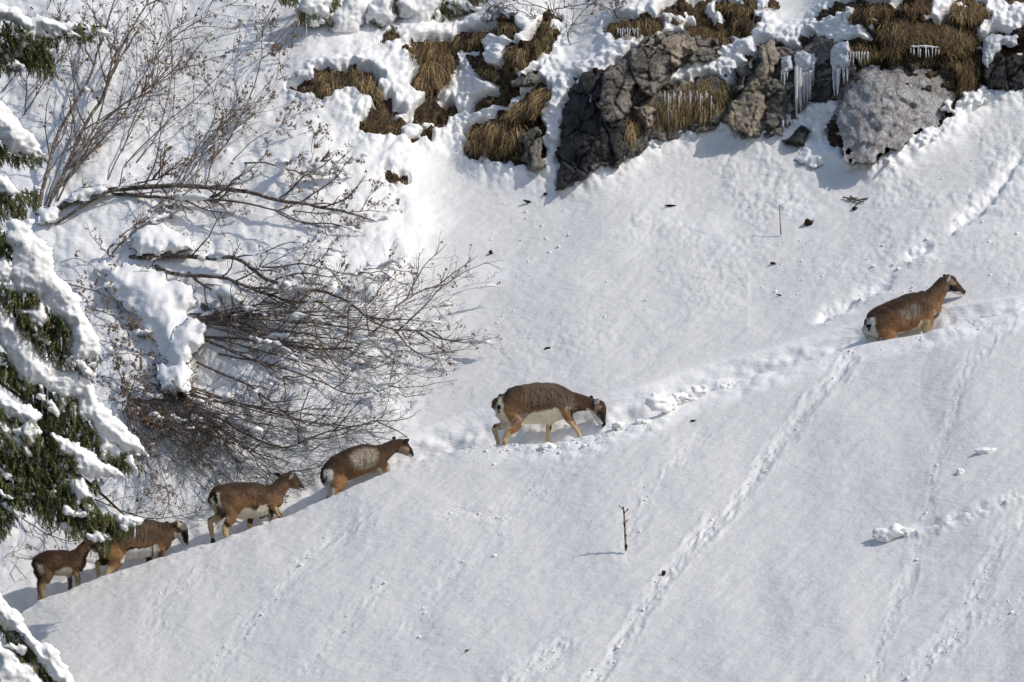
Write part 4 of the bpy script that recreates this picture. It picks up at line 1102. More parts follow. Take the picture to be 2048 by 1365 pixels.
make_rock('rock_outcrop', 'broken grey-brown rock wall between the dark slab and the snow ledge, behind the grass curtain', c3((-60,800),(-60,480),(0,420),(40,340),(130,290),(200,215),(340,165),(430,165),(560,200),(580,260),(440,310),(350,330),(310,440),(420,400),(560,380),(640,440),(640,560),(560,620),(430,640),(250,680),(120,770),(20,815)), M['rock_grey'], .05, .05, edge=10, seed=130, strata=.05)
make_rock('rock_outcrop', 'brown rock wall behind the pale rib and both icicle curtains', c3((600,600),(650,470),(690,350),(770,270),(870,230),(980,235),(1060,170),(1140,195),(1210,230),(1230,420),(1160,490),(1050,480),(960,530),(930,610),(850,640),(700,655)), M['rock_grey'], .03, .05, edge=10, seed=131, strata=.05)
make_rock('rock_slab', 'dark wet rock slab at the left foot of the cliff, ice glaze near its top', c2((1640,1095),(1650,860),(1680,640),(1720,520),(1760,450),(1830,440),(1905,430),(1890,560),(1870,640),(1900,800),(1950,900),(1900,970),(1800,1010),(1700,1060)), M['rock_dark'], .10, .20, seed=101, tilt=(-.12, 0))
make_rock('rock_pillar', 'upright grey-tan rock column beside the dark wet slab', c2((1905,430),(1960,385),(2000,350),(2060,350),(2070,480),(2060,560),(2040,640),(2000,690),(1960,720),(1900,700),(1875,620),(1890,520)), M['rock_grey'], .22, .18, seed=102, tilt=(.45, .1))
make_rock('rock_slab', 'lower dark rock face under the grey-tan column', c2((1900,700),(1960,720),(2010,700),(2050,740),(2040,860),(1990,940),(1930,950),(1880,900),(1860,800)), M['rock_dark'], .16, .14, seed=103)
make_rock('rock_block', 'blocky grey rock wedged above the hanging grass right of the deep crack', c3((160,262),(200,225),(270,205),(330,205),(345,300),(320,380),(290,440),(230,448),(190,436),(166,400)), M['rock_grey'], .24, .18, seed=104, tilt=(.3, .05))
make_rock('rock_block', 'pale cracked rock block roofed by brown turf above the snow ledge', c3((195,222),(340,175),(400,180),(440,250),(400,290),(345,300),(330,240),(250,240)), M['rock_pale'], .26, .12, seed=105, tilt=(.3, -.2))
make_rock('rock_pillar', 'tall leaning pale rock rib left of the long icicles, with a dark hole', c3((600,590),(640,500),(690,440),(740,370),(775,300),(762,250),(775,212),(830,208),(862,262),(848,330),(800,390),(770,450),(800,520),(780,600),(720,650),(660,640)), M['rock_pale'], .20, .16, seed=106, strata=.03, tilt=(.6, .12))
make_rock('rock', 'broad brown rock wall under the pale rib, down to the snow', c3((770,480),(860,430),(940,440),(955,500),(945,560),(900,640),(820,660),(740,650),(720,600)), M['rock_grey'], .04, .08, seed=121)
make_rock('rock', 'brown-grey rock shoulder left of the pale leaning rib', c3((672,330),(740,290),(758,300),(735,360),(690,420),(652,440),(668,390)), M['rock_grey'], .16, .12, seed=107)
make_rock('rock', 'rough grey rock face between the pale rib and the long icicles', c3((800,420),(850,400),(900,440),(940,450),(950,540),(900,600),(870,640),(790,640),(800,560),(830,500)), M['rock_grey'], .11, .08, seed=108, tilt=(.35, 0))
make_rock('rock', 'smooth brown rock wall behind the two icicle curtains', c3((1035,240),(1110,225),(1125,330),(1130,460),(1040,500),(1020,420),(1040,330)), M['rock_dark'], .06, .08, seed=109, strata=.01)
make_rock('rock', 'pale rock tip between the hanging grass tufts under the block', c3((165,535),(215,520),(262,545),(245,620),(225,650),(200,600)), M['rock_pale'], .16, .10, seed=110)
make_rock('rock', 'grey-pink rock end at the right of the grassy left outcrop', c2((1420,800),(1480,740),(1535,780),(1525,980),(1470,970),(1430,960)), M['rock_grey'], .14, .10, seed=111)
make_rock('rock', 'flat rock edge peeping out of the snow above the grassy outcrop', c2((1370,470),(1460,440),(1530,430),(1500,470),(1420,510),(1375,500)), M['rock_grey'], .10, .06, edge=8, seed=112)
make_rock('rock', 'dark rock standing in the shade beneath the leaning snow pillar', c3((905,690),(960,620),(1000,640),(985,690),(950,700)), M['rock_dark'], .08, .10, edge=8, seed=113)
make_rock('rock', 'brown rock wall at the right edge below the small frozen fall', c3((1850,330),(1900,255),(2010,260),(2060,280),(2060,410),(1990,440),(1930,420),(1870,420)), M['rock_dark'], .06, .10, seed=115)
_unused = blobs([at(1537, 122, float(ground_y(1537, 122)) - .60)], [[.055, .04, .035]], ICO2, rough=.3, seed=2)

# grass
def blades(U0, W0, Y0, ln, spread, rng, cols, wid=.0045, down=(0, 1), seg=3):
    """arching blades, root (u, v, depth), lengths in metres"""
    n = len(U0); R = at(U0, W0, Y0)
    lk = fbm(U0 / 14, W0 / 30, oct=2, seed=77); lk2 = fbm(U0 / 9, W0 / 26, oct=2, seed=78)
    az = rng.normal(0, spread * .8, n) + down[0] + 1.3 * spread * lk
    out = -np.abs(rng.normal(.45, .3, n) + .5 * lk2)
    V = []; t = np.linspace(0, 1, seg + 1)
    d0 = np.stack([az, out, 0.25 + rng.normal(0, .25, n)], 1); d0 /= np.linalg.norm(d0, axis=1)[:, None]
    d1 = np.stack([az * .5, out * .2, -np.ones(n)], 1); d1 /= np.linalg.norm(d1, axis=1)[:, None]
    side = np.cross(d1, [0, 1, 0]); side /= np.linalg.norm(side, axis=1)[:, None] + 1e-9
    side = side + np.stack([0 * az, rng.normal(0, .5, n), 0 * az], 1)
    p = R.copy(); pts = [p]
    for i in range(seg):
        f = (i + .5) / seg; f = min(1, f * 1.3)
        d = d0 * (1 - f) + d1 * f
        p = p + d * (ln / seg)[:, None]; pts.append(p)
    for i, q in enumerate(pts[:-1]):
        w_ = wid * (1 - .35 * i / seg)
        V += [q - side * w_ / 2, q + side * w_ / 2]
    V.append(pts[-1])
    V = np.stack(V, 1); m = V.shape[1]
    base = (np.arange(n) * m)[:, None]
    Q = np.concatenate([base + np.array([2 * i, 2 * i + 1, 2 * i + 3, 2 * i + 2]) for i in range(seg - 1)])
    T = base + np.array([2 * seg - 2, 2 * seg - 1, 2 * seg])
    ci = rng.integers(0, len(cols), n)
    c = np.asarray(cols)[ci] * rng.uniform(.4, 1.35, (n, 1)) * (1 + .7 * lk2[:, None]).clip(.25)
    c = np.repeat(c, m, 0)
    return V.reshape(-1, 3), Q, T, c
_G = 1.1
STRAW = [(.33, .24, .125), (.27, .19, .095), (.20, .135, .065), (.38, .29, .16), (.15, .10, .05), (.22, .17, .08)]
RUST = [(.13, .075, .04), (.18, .115, .06), (.09, .055, .03), (.22, .155, .085), (.11, .09, .04)]
OLIVE = [(.12, .10, .035), (.17, .13, .055), (.09, .08, .03), (.24, .18, .09), (.14, .09, .04)]
STRAW = STRAW + RUST[:2]
STRAW = [tuple(min(.62, _G * x) for x in c) for c in STRAW]; RUST = [tuple(1.3 * x for x in c) for c in RUST]; OLIVE = [tuple(1.5 * x for x in c) for c in OLIVE]
def rand_in(poly, n, rng, top=1.0):
    P = np.asarray(poly, float); a, b = P.min(0), P.max(0); out = []
    for _ in range(60):
        q = rng.uniform(a, b, (n * 3, 2)); q = q[in_poly(P, q[:, 0], q[:, 1])]
        out.append(q)
        if sum(map(len, out)) >= n: break
    q = np.concatenate(out)[:n]
    return q
def tussock(label, poly, cols, dens=0.085, ln=(.10, .30), spread=.35, out=.10, seed=0, name='grass_tussock', down=(0, 1)):
    rng = np.random.default_rng(seed)
    P = np.asarray(poly, float)
    area = 0.5 * abs(np.dot(P[:, 0], np.roll(P[:, 1], 1)) - np.dot(P[:, 1], np.roll(P[:, 0], 1)))
    n = int(min(4600, area * dens * 1.5))
    q = rand_in(poly, n, rng)
    # length limited so that blades end about where the tuft ends
    vb = np.array([max([P[:, 1].max()])])
    lens = rng.uniform(ln[0], ln[1], len(q)) * np.where(rng.random(len(q)) < .05, 1.6, 1)
    # distance down to the outline
    dn = np.zeros(len(q)); alive = np.ones(len(q), bool)
    for k in range(1, 26):
        ins = in_poly(P, q[:, 0], q[:, 1] + 6 * k); alive &= ins; dn[alive] = 6 * k
    lens = np.minimum(lens, (dn + rng.uniform(8, 34, len(q))) / S)
    y = ground_y(q[:, 0], q[:, 1]) - out * np.clip(seg_dist(P, q[:, 0], q[:, 1]) / 20, 0.15, 1) - rng.uniform(0, .05, len(q))
    root = empty(name, tuple(at(P[:, 0].mean(), P[:, 1].max(), float(ground_y(P[:, 0].mean(), P[:, 1].max())))))
    tag(root, label, 'grass tuft', 'dry grass tufts hanging on the bank')
    V, F = pillow(poly, lambda u, v: ground_y(u, v) - out * .6, thick=.03, bulge=out, edge=18, step=5, ragged=5, seed=seed, backflat=.2)
    mk('root_mound', V, F, M['earth'], root, smooth=True)
    V, Q, T, c = blades(q[:, 0], q[:, 1], y - out * .6, lens, spread, rng, cols, down=down)
    o = mk('blades', V, [Q, T], M['blades'], root); attr(o, 'tint', np.concatenate([c, np.ones((len(c), 1))], 1), 'FLOAT_COLOR'); o['kind'] = 'stuff'
    return root
T_ = [
 ('left of the two rounded straw tufts under the snow hump at the bank\'s left end', c2((200,575),(218,470),(245,412),(330,412),(372,432),(385,525),(345,540),(300,578)), STRAW, {}),
 ('right of the two rounded straw tufts under the snow hump at the bank\'s left end', c2((378,430),(420,405),(530,432),(600,492),(600,572),(565,605),(500,572),(430,540),(385,522)), STRAW, {}),
 ('low dark tuft left of the two rounded straw tufts', c2((75,530),(170,492),(215,472),(208,560),(170,575),(100,562)), RUST, dict(ln=(.05, .16))),
 ('largest straw-coloured grass mane, below the dark evergreen', c2((735,300),(820,240),(960,240),(1010,290),(1060,378),(1030,405),(1035,450),(1000,500),(900,548),(830,560),(800,500),(830,450),(820,400),(745,350)), STRAW, dict(ln=(.15, .42), out=.16)),
 ('brown turf strip running right from the largest grass mane up to the small icicle', c2((980,232),(1080,192),(1270,168),(1285,215),(1180,280),(1110,312),(1050,340),(1010,290)), RUST, dict(ln=(.06, .2))),
 ('small golden tuft beneath the twigs of the top bush', c2((1270,165),(1290,130),(1380,140),(1418,190),(1350,222),(1285,215)), STRAW, dict(ln=(.06, .18))),
 ('dark tuft hanging under the snowy evergreen, left of the largest grass mane', c2((600,265),(620,200),(690,165),(730,200),(720,245),(660,262),(615,275)), RUST, dict(ln=(.06, .2))),
 ('narrow tuft standing between snow patches right of the largest grass mane', c2((1155,400),(1165,320),(1210,300),(1228,360),(1275,400),(1278,470),(1225,478),(1160,430)), RUST, dict(ln=(.08, .25))),
 ('ribbed straw tuft under the lumpy snow patch with fine icicles', c2((1310,280),(1380,268),(1440,285),(1448,390),(1400,430),(1330,400)), STRAW, dict(ln=(.1, .25))),
 ('dark brown mossy tuft at the head of the snow gully', c2((1460,380),(1500,215),(1535,95),(1600,95),(1640,165),(1635,250),(1590,310),(1500,370)), OLIVE, dict(ln=(.06, .2))),
 ('golden tuft on top of the left rock outcrop', c2((1310,690),(1345,630),(1440,570),(1550,508),(1615,540),(1600,600),(1500,700),(1400,720)), STRAW, dict(ln=(.1, .25), out=.16, down=(-.5, 1))),
 ('long straw tuft draped over the front of the left rock outcrop', c2((1100,765),(1160,738),(1300,705),(1400,730),(1440,790),(1420,900),(1300,900),(1200,945),(1105,905)), STRAW, dict(ln=(.12, .4), out=.16)),
 ('brown litter of turf on the dark ledge above the shaded snowball', c2((465,742),(515,672),(600,612),(655,625),(640,680),(700,685),(735,720),(690,790),(620,808),(530,788)), RUST, dict(ln=(.04, .14))),
 ('tiny tuft poking out of the snow below the bank, at the lower left', c2((632,972),(660,1000),(672,1048),(775,1062),(755,1082),(632,1082)), STRAW, dict(ln=(.04, .16))),
 ('icy broad grass curtain under the snow ledge in the middle of the cliff', c3((300,450),(380,420),(430,400),(520,382),(610,400),(638,470),(600,575),(505,620),(430,600),(325,645),(310,560)), OLIVE + STRAW, dict(ln=(.15, .42), out=.18)),
 ('left end of the icy grass curtain, sweeping over the dark crack', c3((200,470),(300,455),(320,520),(318,640),(270,650),(240,600),(255,520)), OLIVE + STRAW, dict(ln=(.12, .35), out=.16)),
 ('pointed tuft flowing down at the foot of the dark rock slab', c3((60,690),(120,600),(150,545),(190,560),(225,640),(175,690),(140,745),(95,775)), STRAW, dict(ln=(.15, .4), out=.2)),
 ('rounded brown tuft fringed with little icicles, above the snow gully', c3((20,130),(100,90),(200,82),(290,102),(318,150),(250,180),(150,186),(80,200),(40,160)), OLIVE + RUST, dict(ln=(.06, .2))),
 ('left brown turf clump on the top ledge beside the snow dome', c3((275,70),(340,32),(400,60),(415,110),(380,130),(300,100)), RUST, dict(ln=(.05, .15))),
 ('brown turf hanging between the pale block and the snow dome', c3((420,110),(500,120),(560,150),(600,140),(640,180),(640,235),(560,240),(500,285),(445,295),(425,200)), RUST, dict(ln=(.08, .22))),
 ('wide brown turf roll on the skyline left of the big snow tongue', c3((500,20),(620,5),(740,10),(760,60),(700,80),(790,100),(745,165),(700,190),(640,150),(630,70),(560,35)), RUST + OLIVE, dict(ln=(.06, .2))),
 ('small round tuft on the top edge at the head of the snow tongue', c3((780,40),(800,8),(850,0),(878,40),(820,52)), STRAW, dict(ln=(.05, .14))),
 ('greenish tuft under the snow tongue, left of the second icicle curtain', c3((985,225),(1040,170),(1080,165),(1135,200),(1120,225),(1050,235),(1000,240)), OLIVE, dict(ln=(.05, .15))),
 ('green-brown tuft dripping fine icicles right of the second curtain', c3((1185,240),(1240,208),(1330,225),(1335,275),(1280,300),(1210,300)), OLIVE, dict(ln=(.08, .22))),
 ('brown clump on the top edge left of the lumpy snow cap', c3((1140,20),(1250,12),(1370,12),(1405,60),(1330,120),(1240,125),(1150,105)), RUST, dict(ln=(.05, .18))),
 ('long brown turf hang at the top, above the frozen dome', c3((1320,150),(1420,85),(1560,110),(1690,120),(1800,160),(1830,250),(1700,290),(1560,230),(1400,290),(1340,280),(1370,215)), RUST + OLIVE, dict(ln=(.06, .22), dens=.06)),
 ('dark turf sweep right of the frozen dome', c3((1700,300),(1830,260),(1830,340),(1810,465),(1735,478),(1745,400)), RUST, dict(ln=(.08, .25))),
 ('round mossy knoll on the top edge beside the split snow cap', c3((1695,90),(1700,8),(1780,5),(1860,20),(1888,72),(1830,128),(1740,118)), OLIVE + STRAW, dict(ln=(.06, .2), out=.16)),
 ('strip of turf on the top edge left of the mossy knoll', c3((1435,45),(1480,15),(1620,12),(1600,75),(1500,85)), RUST, dict(ln=(.05, .15))),
 ('golden clump cut by the top right corner', c3((1885,-15),(2048,-15),(2048,45),(1955,28)), STRAW, dict(ln=(.05, .15))),
 ('brown mat under the frozen fall at the right edge', c3((1900,262),(2050,262),(2050,330),(1960,340),(1910,320)), RUST, dict(ln=(.05, .15))),
]
for i, (lab, poly, cols, kw) in enumerate(T_): tussock(lab, poly, cols, seed=200 + i, **kw)

# short dead turf over all the bare ground of the bank
rng = np.random.default_rng(5)
q = np.stack([rng.uniform(560, 2300, 60000), rng.uniform(-40, 360, 60000)], 1)
q = q[sample(MB, q[:, 0], q[:, 1]) > .55]
rockish = np.zeros(len(q), bool)
for P in (c2((1640,1095),(1650,860),(1680,640),(1760,450),(2060,350),(2060,740),(1990,940),(1760,1010)), c3((160,262),(200,222),(420,170),(440,250),(300,440),(190,436)), c3((600,590),(690,440),(760,210),(870,240),(1130,240),(1130,480),(870,640),(700,650)), c3((1150,520),(1200,440),(1210,360),(1280,310),(1450,300),(1740,330),(1740,470),(1640,640),(1310,790),(1110,620)), c3((1850,180),(2060,170),(2060,420),(1870,420))):
    rockish |= in_poly(P, q[:, 0], q[:, 1])
q = q[~rockish][:15000]
V, Q, T, c = blades(q[:, 0], q[:, 1], ground_y(q[:, 0], q[:, 1]) - .02, rng.uniform(.04, .15, len(q)), .6, rng, RUST + OLIVE)
o = mk('dead_turf', V, [Q, T], M['blades']); attr(o, 'tint', np.concatenate([c, np.ones((len(c), 1))], 1), 'FLOAT_COLOR'); tag(o, 'short dead brown grass and roots over the bare ground of the bank', 'turf', kind='stuff')

# ice
def icicle_vf(u, v0, v1, y, r, rng):
    n = 9; t = np.linspace(0, 1, n)
    du = rng.normal(0, 1.2)
    p = at(u + du * t, v0 + (v1 - v0) * t, y + 0 * t)
    rad = r * (1 - t ** 2.6 * .92) * (1 + .18 * np.sin(t * 17 + rng.uniform(0, 6)))
    return tubes([(p, rad, 7)])
def icicle_set(parent, spots, rng):
    for (u, v0, v1, r, dy) in spots:
        V, F = icicle_vf(u, v0, v1, min(float(ground_y(u, v0)) - dy, float(ground_y(u, v1)) - .24), r, rng)
        mk('icicle', V, F, M['ice'], parent, smooth=True)
rng = np.random.default_rng(77)
V, F = pillow(c3((1150,520),(1180,470),(1205,380),(1250,330),(1300,308),(1380,305),(1450,302),(1600,332),(1690,336),(1738,390),(1742,465),(1690,500),(1684,560),(1640,640),(1560,655),(1440,720),(1330,790),(1250,785),(1185,760),(1165,700),(1140,600)), lambda u, v: ground_y(u, v) - .04, thick=.02, bulge=.20, edge=95, power=.8, step=2.4, ragged=12, seed=301, lumps=.08, lump_size=26, backflat=.45, fn=lambda f, U, W, d: f + .22 * (U - 1790) / S - .32 * (W - 230) / S - .10)
dome = mk('frozen_dome', V, F, M['ice_dome'], smooth=True); tag(dome, 'large dome of cloudy rust-tinted ice swelling from the right of the cliff', 'ice')
def curtain(label, poly, spots, seed, lumps=.03, bulge=.1):
    P = np.asarray(poly, float)
    r_ = empty('ice_curtain', tuple(at(P[:, 0].mean(), P[:, 1].max(), float(ground_y(P[:, 0].mean(), P[:, 1].max()))))); tag(r_, label, 'ice', 'curtains of ice on the cliff')
    V, F = pillow(poly, lambda u, v: ground_y(u, v) - .20, thick=.06, bulge=bulge, edge=12, step=2.2, ragged=4, seed=seed, lumps=lumps, lump_size=12, backflat=.25)
    mk('ice_sheet', V, F, M['ice'], r_, smooth=True)
    icicle_set(r_, spots, rng)
f3 = lambda x, a, b, r, d=.26: (1200 + x / 2.415, a / 2.415, b / 2.415, r, d)
curtain('long white icicles hanging under the big snow tongue, largest curtain', c3((935,262),(1000,240),(1040,256),(1042,300),(1025,370),(1000,380),(960,370),(940,320)),
 [f3(948,320,590,.024), f3(962,330,545,.030), f3(985,350,505,.032), f3(1003,350,500,.022), f3(1018,340,485,.024), f3(1030,300,420,.018)], 311)
curtain('shorter icicle curtain with a lumpy ice head, right of the longest one', c3((1112,225),(1150,208),(1205,205),(1200,250),(1225,300),(1215,330),(1190,345),(1150,340),(1120,325),(1110,280)),
 [f3(1132,320,465,.028), f3(1152,330,462,.028), f3(1176,330,410,.016), f3(1194,330,400,.014)], 312, lumps=.05)
curtain('thin grey ice under the pale rib, left of the longest icicles', c3((868,275),(925,268),(935,330),(900,370),(875,350)), [f3(880,340,400,.012), f3(890,350,430,.012), f3(905,350,390,.010)], 313)
curtain('stubby frozen drip at the foot of the wall beside the snow pillar', c3((872,560),(905,545),(930,560),(925,590),(885,590)), [f3(885,580,625,.016), f3(905,580,612,.018), f3(920,580,605,.014)], 314)
curtain('small frozen fall on the brown wall near the right edge', c3((1845,185),(1900,165),(2020,165),(2028,230),(1990,240),(1950,215),(1945,240),(1905,300),(1870,340),(1838,310),(1850,250)), [f3(1885,190,235,.012), f3(1905,190,240,.014), f3(1925,190,235,.012)], 315)
curtain('fringe of fine icicles under brown roots, above the frozen dome', c3((1495,222),(1560,217),(1640,226),(1640,234),(1560,232),(1500,232)), [f3(1500 + 11 * i + 7 * math.sin(i * 2.3), 232 + 8 * math.sin(i * 1.7), 262 + 22 * abs(math.sin(i * 2.9)), .0055, .20) for i in range(13)], 316, bulge=.01)
curtain('ice glaze sheet over the head of the dark wet slab', c2((1735,470),(1800,450),(1885,440),(1890,480),(1850,560),(1820,640),(1800,600),(1810,520),(1760,500),(1720,560),(1715,520)), [], 317, lumps=.02, bulge=.08)
def hanging_icicles(label, spots):
    r_ = empty('icicle_row', tuple(at(spots[0][0], spots[0][2], float(ground_y(spots[0][0], spots[0][1])) - .3))); tag(r_, label, 'icicles', 'icicles'); icicle_set(r_, spots, rng)
hanging_icicles('thin icicles threading the middle grass curtain', [f3(312 + 13 * i + 5 * (i % 2), 440 + 12 * (i % 3), 560 + 50 * ((i * 7) % 4) / 3, .008, .36) for i in range(18)])
hanging_icicles('tiny icicle fringe on the rounded brown tuft above the snow gully', [f3(85 + 12 * i, 135 + 5 * (i % 2), 165 + 14 * (i % 3), .008, .22) for i in range(9)])
hanging_icicles('fine icicles dripping from the green-brown tuft right of the second curtain', [f3(1195 + 14 * i, 250, 290 + 14 * (i % 3), .009, .30) for i in range(8)])

V, F = pillow(c3((955,530),(1000,500),(1050,478),(1100,465),(1155,478),(1160,510),(1130,560),(1108,600),(1095,640),(1130,700),(1155,745),(1150,775),(1060,805),(970,795),(940,760),(990,700),(990,620),(965,580)), lambda u, v: ground_y(u, v) - .02, thick=.06, bulge=.13, edge=26, step=2.6, ragged=9, seed=320, lumps=.08, lump_size=22, backflat=.3)
o = mk('snow_mound', V, F, M['snow_soft'], smooth=True); tag(o, 'lumpy snow pillar leaning between the long icicles and the frozen dome', 'snow mound')

for i, (x, y, rx, ry, lab) in enumerate([(1690, 520, 46, 40, 'crumbly snow bank lapping the right side of the frozen dome'), (1800, 480, 70, 36, 'crumbly snow bank under the dark turf sweep right of the dome'), (1580, 668, 60, 26, 'rounded snow hump at the lower right foot of the frozen dome'), (1380, 770, 60, 22, 'low snow hump at the bottom foot of the frozen dome'), (420, 640, 70, 26, 'snow hump under the left of the middle grass curtain'), (250, 690, 55, 30, 'snow hump beside the pointed tuft at the foot of the dark slab'), (560, 612, 40, 16, 'small snow hump at the foot of the pale rib')]):
    a = np.linspace(0, 2 * math.pi, 18, endpoint=False); wob = 1 + .22 * np.sin(a * 3 + i) + .12 * np.sin(a * 5 + 2 * i)
    P = c3(*[(x + rx * w_ * math.cos(t), y + ry * w_ * math.sin(t)) for t, w_ in zip(a, wob)])
    V, F = pillow(P, lambda u, v: ground_y(u, v) - .06, thick=.06, bulge=.12, edge=16, step=2.6, ragged=8, seed=340 + i, lumps=.09, lump_size=15, backflat=.3)
    o = mk('snow_mound', V, F, M['snow_soft'], smooth=True); tag(o, lab, 'snow mound', 'snow humps at the foot of the cliff')
# ------------------------------------------------------------------ spruces with their loads of snow
def sprig_template(n, rng):
    """one hanging shoot: needles round a short axis that points down (0, 0, -1), unit length"""
    V = []
    for i in range(n):
        t = (i + rng.uniform(0, 1)) / n
        a = rng.uniform(0, 2 * math.pi)
        prof = .21 * math.sin(math.pi * min(1, .25 + t * .72)) + .02
        b = np.array([0, 0, -t]); out = np.array([math.cos(a), math.sin(a), -.9]); out /= np.linalg.norm(out)
        e = b + out * prof * 1.35
        sd = np.array([-math.sin(a), math.cos(a), 0]) * .042
        V += [b + out * .02 - sd, b + out * .02 + sd, e]
    return np.array(V)
_r = np.random.default_rng(3)
SPR = [sprig_template(40, _r) for _ in range(4)]
def sprigs(U, W, Y, ln, rng, lean=(.25, -.1), droop=1.0):
    n = len(U); P = at(U, W, Y); out = []; cols = []
    for k in range(4):
        m = np.arange(k, n, 4)
        if not len(m): continue
        ax = np.stack([lean[0] + rng.normal(0, .30, len(m)), lean[1] + rng.normal(0, .35, len(m)), -droop * np.ones(len(m))], 1)
        ax /= np.linalg.norm(ax, axis=1)[:, None]
        x = np.cross(ax, [0.2, 1, 0.1]); x /= np.linalg.norm(x, axis=1)[:, None]; y = np.cross(ax, x)
        T = SPR[k]
        V = (T[None, :, 0, None] * x[:, None] + T[None, :, 1, None] * y[:, None]) * 1.0 - T[None, :, 2, None] * ax[:, None]
        V = V * ln[m][:, None, None] + P[m][:, None]
        out.append(V.reshape(-1, 3))
        base = np.array([(.055, .065, .022), (.075, .078, .028), (.04, .052, .018), (.10, .09, .04), (.065, .07, .03), (.085, .07, .035), (.09, .10, .045)])[rng.integers(0, 7, len(m))]
        c = np.repeat(base[:, None], T.shape[0], 1) * 1.75 * rng.uniform(.35, 1.55, (len(m), 1, 1)) * rng.uniform(.7, 1.25, (len(m), T.shape[0] // 3, 1)).repeat(3, 1)
        cols.append(1.45 * c.reshape(-1, 3))
    V = np.concatenate(out); c = np.concatenate(cols)
    return V, np.arange(len(V)).reshape(-1, 3), c
def poly_area(P):
    P = np.asarray(P, float); return 0.5 * abs(np.dot(P[:, 0], np.roll(P[:, 1], 1)) - np.dot(P[:, 1], np.roll(P[:, 0], 1)))
def bough(parent, limb, folpolys, snowpolys, y, seed, dens=.030, ln=(.10, .20), icicles=(), lean=(.25, -.1), bits=20, limb_r=.03, thick=.16):
    rng = np.random.default_rng(seed)
    ydf = (lambda u, v: y + .0015 * (v - 600) * 0 + 0 * u)
    pts = smooth_path([(a, b) for a, b in limb], 14)
    P3 = at(pts[:, 0], pts[:, 1], y + .08 + 0 * pts[:, 0])
    V, F = tubes([(P3, np.linspace(limb_r, limb_r * .3, 14), 7)])
    b = mk('bough', V, F, M['spruce_bark'], parent, smooth=True)
    holder = b
    Vs, Fs, Cs, off = [], [], [], 0
    for P in folpolys:
        n = max(12, int(poly_area(P) * dens * 1.5)); q = rand_in(P, n, rng)
        l = rng.uniform(*ln, len(q))
        # keep the tips from hanging far below the traced edge
        ins = in_poly(P, q[:, 0] + lean[0] * l * S * .8, q[:, 1] + l * S * .8); l = np.where(ins, l, l * .62)
        V, F, c = sprigs(q[:, 0], q[:, 1] - 4, y + rng.uniform(-.27, .22, len(q)), l, rng, lean)
        Vs.append(V); Fs.append(F + off); Cs.append(c); off += len(V)
    c = np.concatenate(Cs)
    fo = mk('needles', np.concatenate(Vs), np.concatenate(Fs), M['needles']); 
    fo.location = (0, 0, 0); me = fo.data
    reparent(fo, b, np.concatenate(Vs))
    attr(fo, 'tint', np.concatenate([c, np.ones((len(c), 1))], 1), 'FLOAT_COLOR'); fo['kind'] = 'stuff'
    for i, P in enumerate(snowpolys):
        V, F = pillow(P, y - .10, thick=thick * .5, bulge=.12, edge=12, step=2.4, ragged=8, seed=seed * 3 + i, lumps=.035, lump_size=36, grow=5)
        o = mk('snow_load', V, F, M['snow_soft'], smooth=True); reparent(o, b, V)
    bits = int(bits * .9)
    for i in range(bits // 5):
        P0 = folpolys[int(rng.integers(0, len(folpolys)))]
        if poly_area(P0) < 900: continue
        cx, cy = rand_in(P0, 1, rng)[0]; a = np.linspace(0, 2 * math.pi, 14, endpoint=False); R0 = rng.uniform(9, 20); ph = rng.uniform(0, 6, 2)
        rr = R0 * (1 + .3 * np.sin(a * 2 + ph[0]) + .25 * np.sin(a * 3 + ph[1])); ex = rr * np.cos(a) * 1.35; ey = rr * np.sin(a) * .75
        P = [(cx + x_ * .85 - y_ * .5, cy + x_ * .5 + y_ * .85) for x_, y_ in zip(ex, ey)]
        V, F = pillow(P, y - rng.uniform(.14, .26), thick=.035, bulge=.05, edge=8, step=2.2, ragged=4, seed=seed * 7 + i, lumps=.02, lump_size=14)
        o = mk('snow_load', V, F, M['snow_soft'], smooth=True); reparent(o, b, V)
    if bits:
        q = np.concatenate([rand_in(P, max(2, int(bits * poly_area(P) / sum(map(poly_area, folpolys)))), rng) for P in folpolys])
        r = rng.uniform(.012, .036, len(q))
        q3 = np.repeat(q, 3, 0) + rng.normal(0, 1, (len(q) * 3, 1)) * np.repeat(r, 3)[:, None] * S * (.9, .7); r3 = np.repeat(r, 3) * rng.uniform(.6, 1.15, len(q) * 3)
        yb = np.repeat(y - rng.uniform(.10, .22, len(q)), 3)
        V, F = blobs(at(q3[:, 0], q3[:, 1] - 6, yb), np.stack([r3 * rng.uniform(.9, 1.7, len(r3)), r3 * .8, r3 * rng.uniform(.6, 1.1, len(r3))], 1), ICO2, rough=.7, seed=seed)
        o = mk('snow_clumps', V, F, M['snow_soft'], smooth=True); reparent(o, b, V); o['kind'] = 'stuff'
    for (u, v0, v1) in icicles:
        V, F = icicle_vf(u, v0, v1, y - .22, .011, rng); o = mk('icicle', V, F, M['ice'], smooth=True); reparent(o, b, V)
    return b
def reparent(o, parent, V):
    """make o a child of parent, its vertices given in world coordinates"""
    off = np.array(parent.location); p = parent.parent
    while p is not None: off = off + np.array(p.location); p = p.parent
    o.data.vertices.foreach_set('co', (np.asarray(V) - off).astype(np.float32).ravel()); o.data.update()
    o.location = (0, 0, 0); o.parent = parent

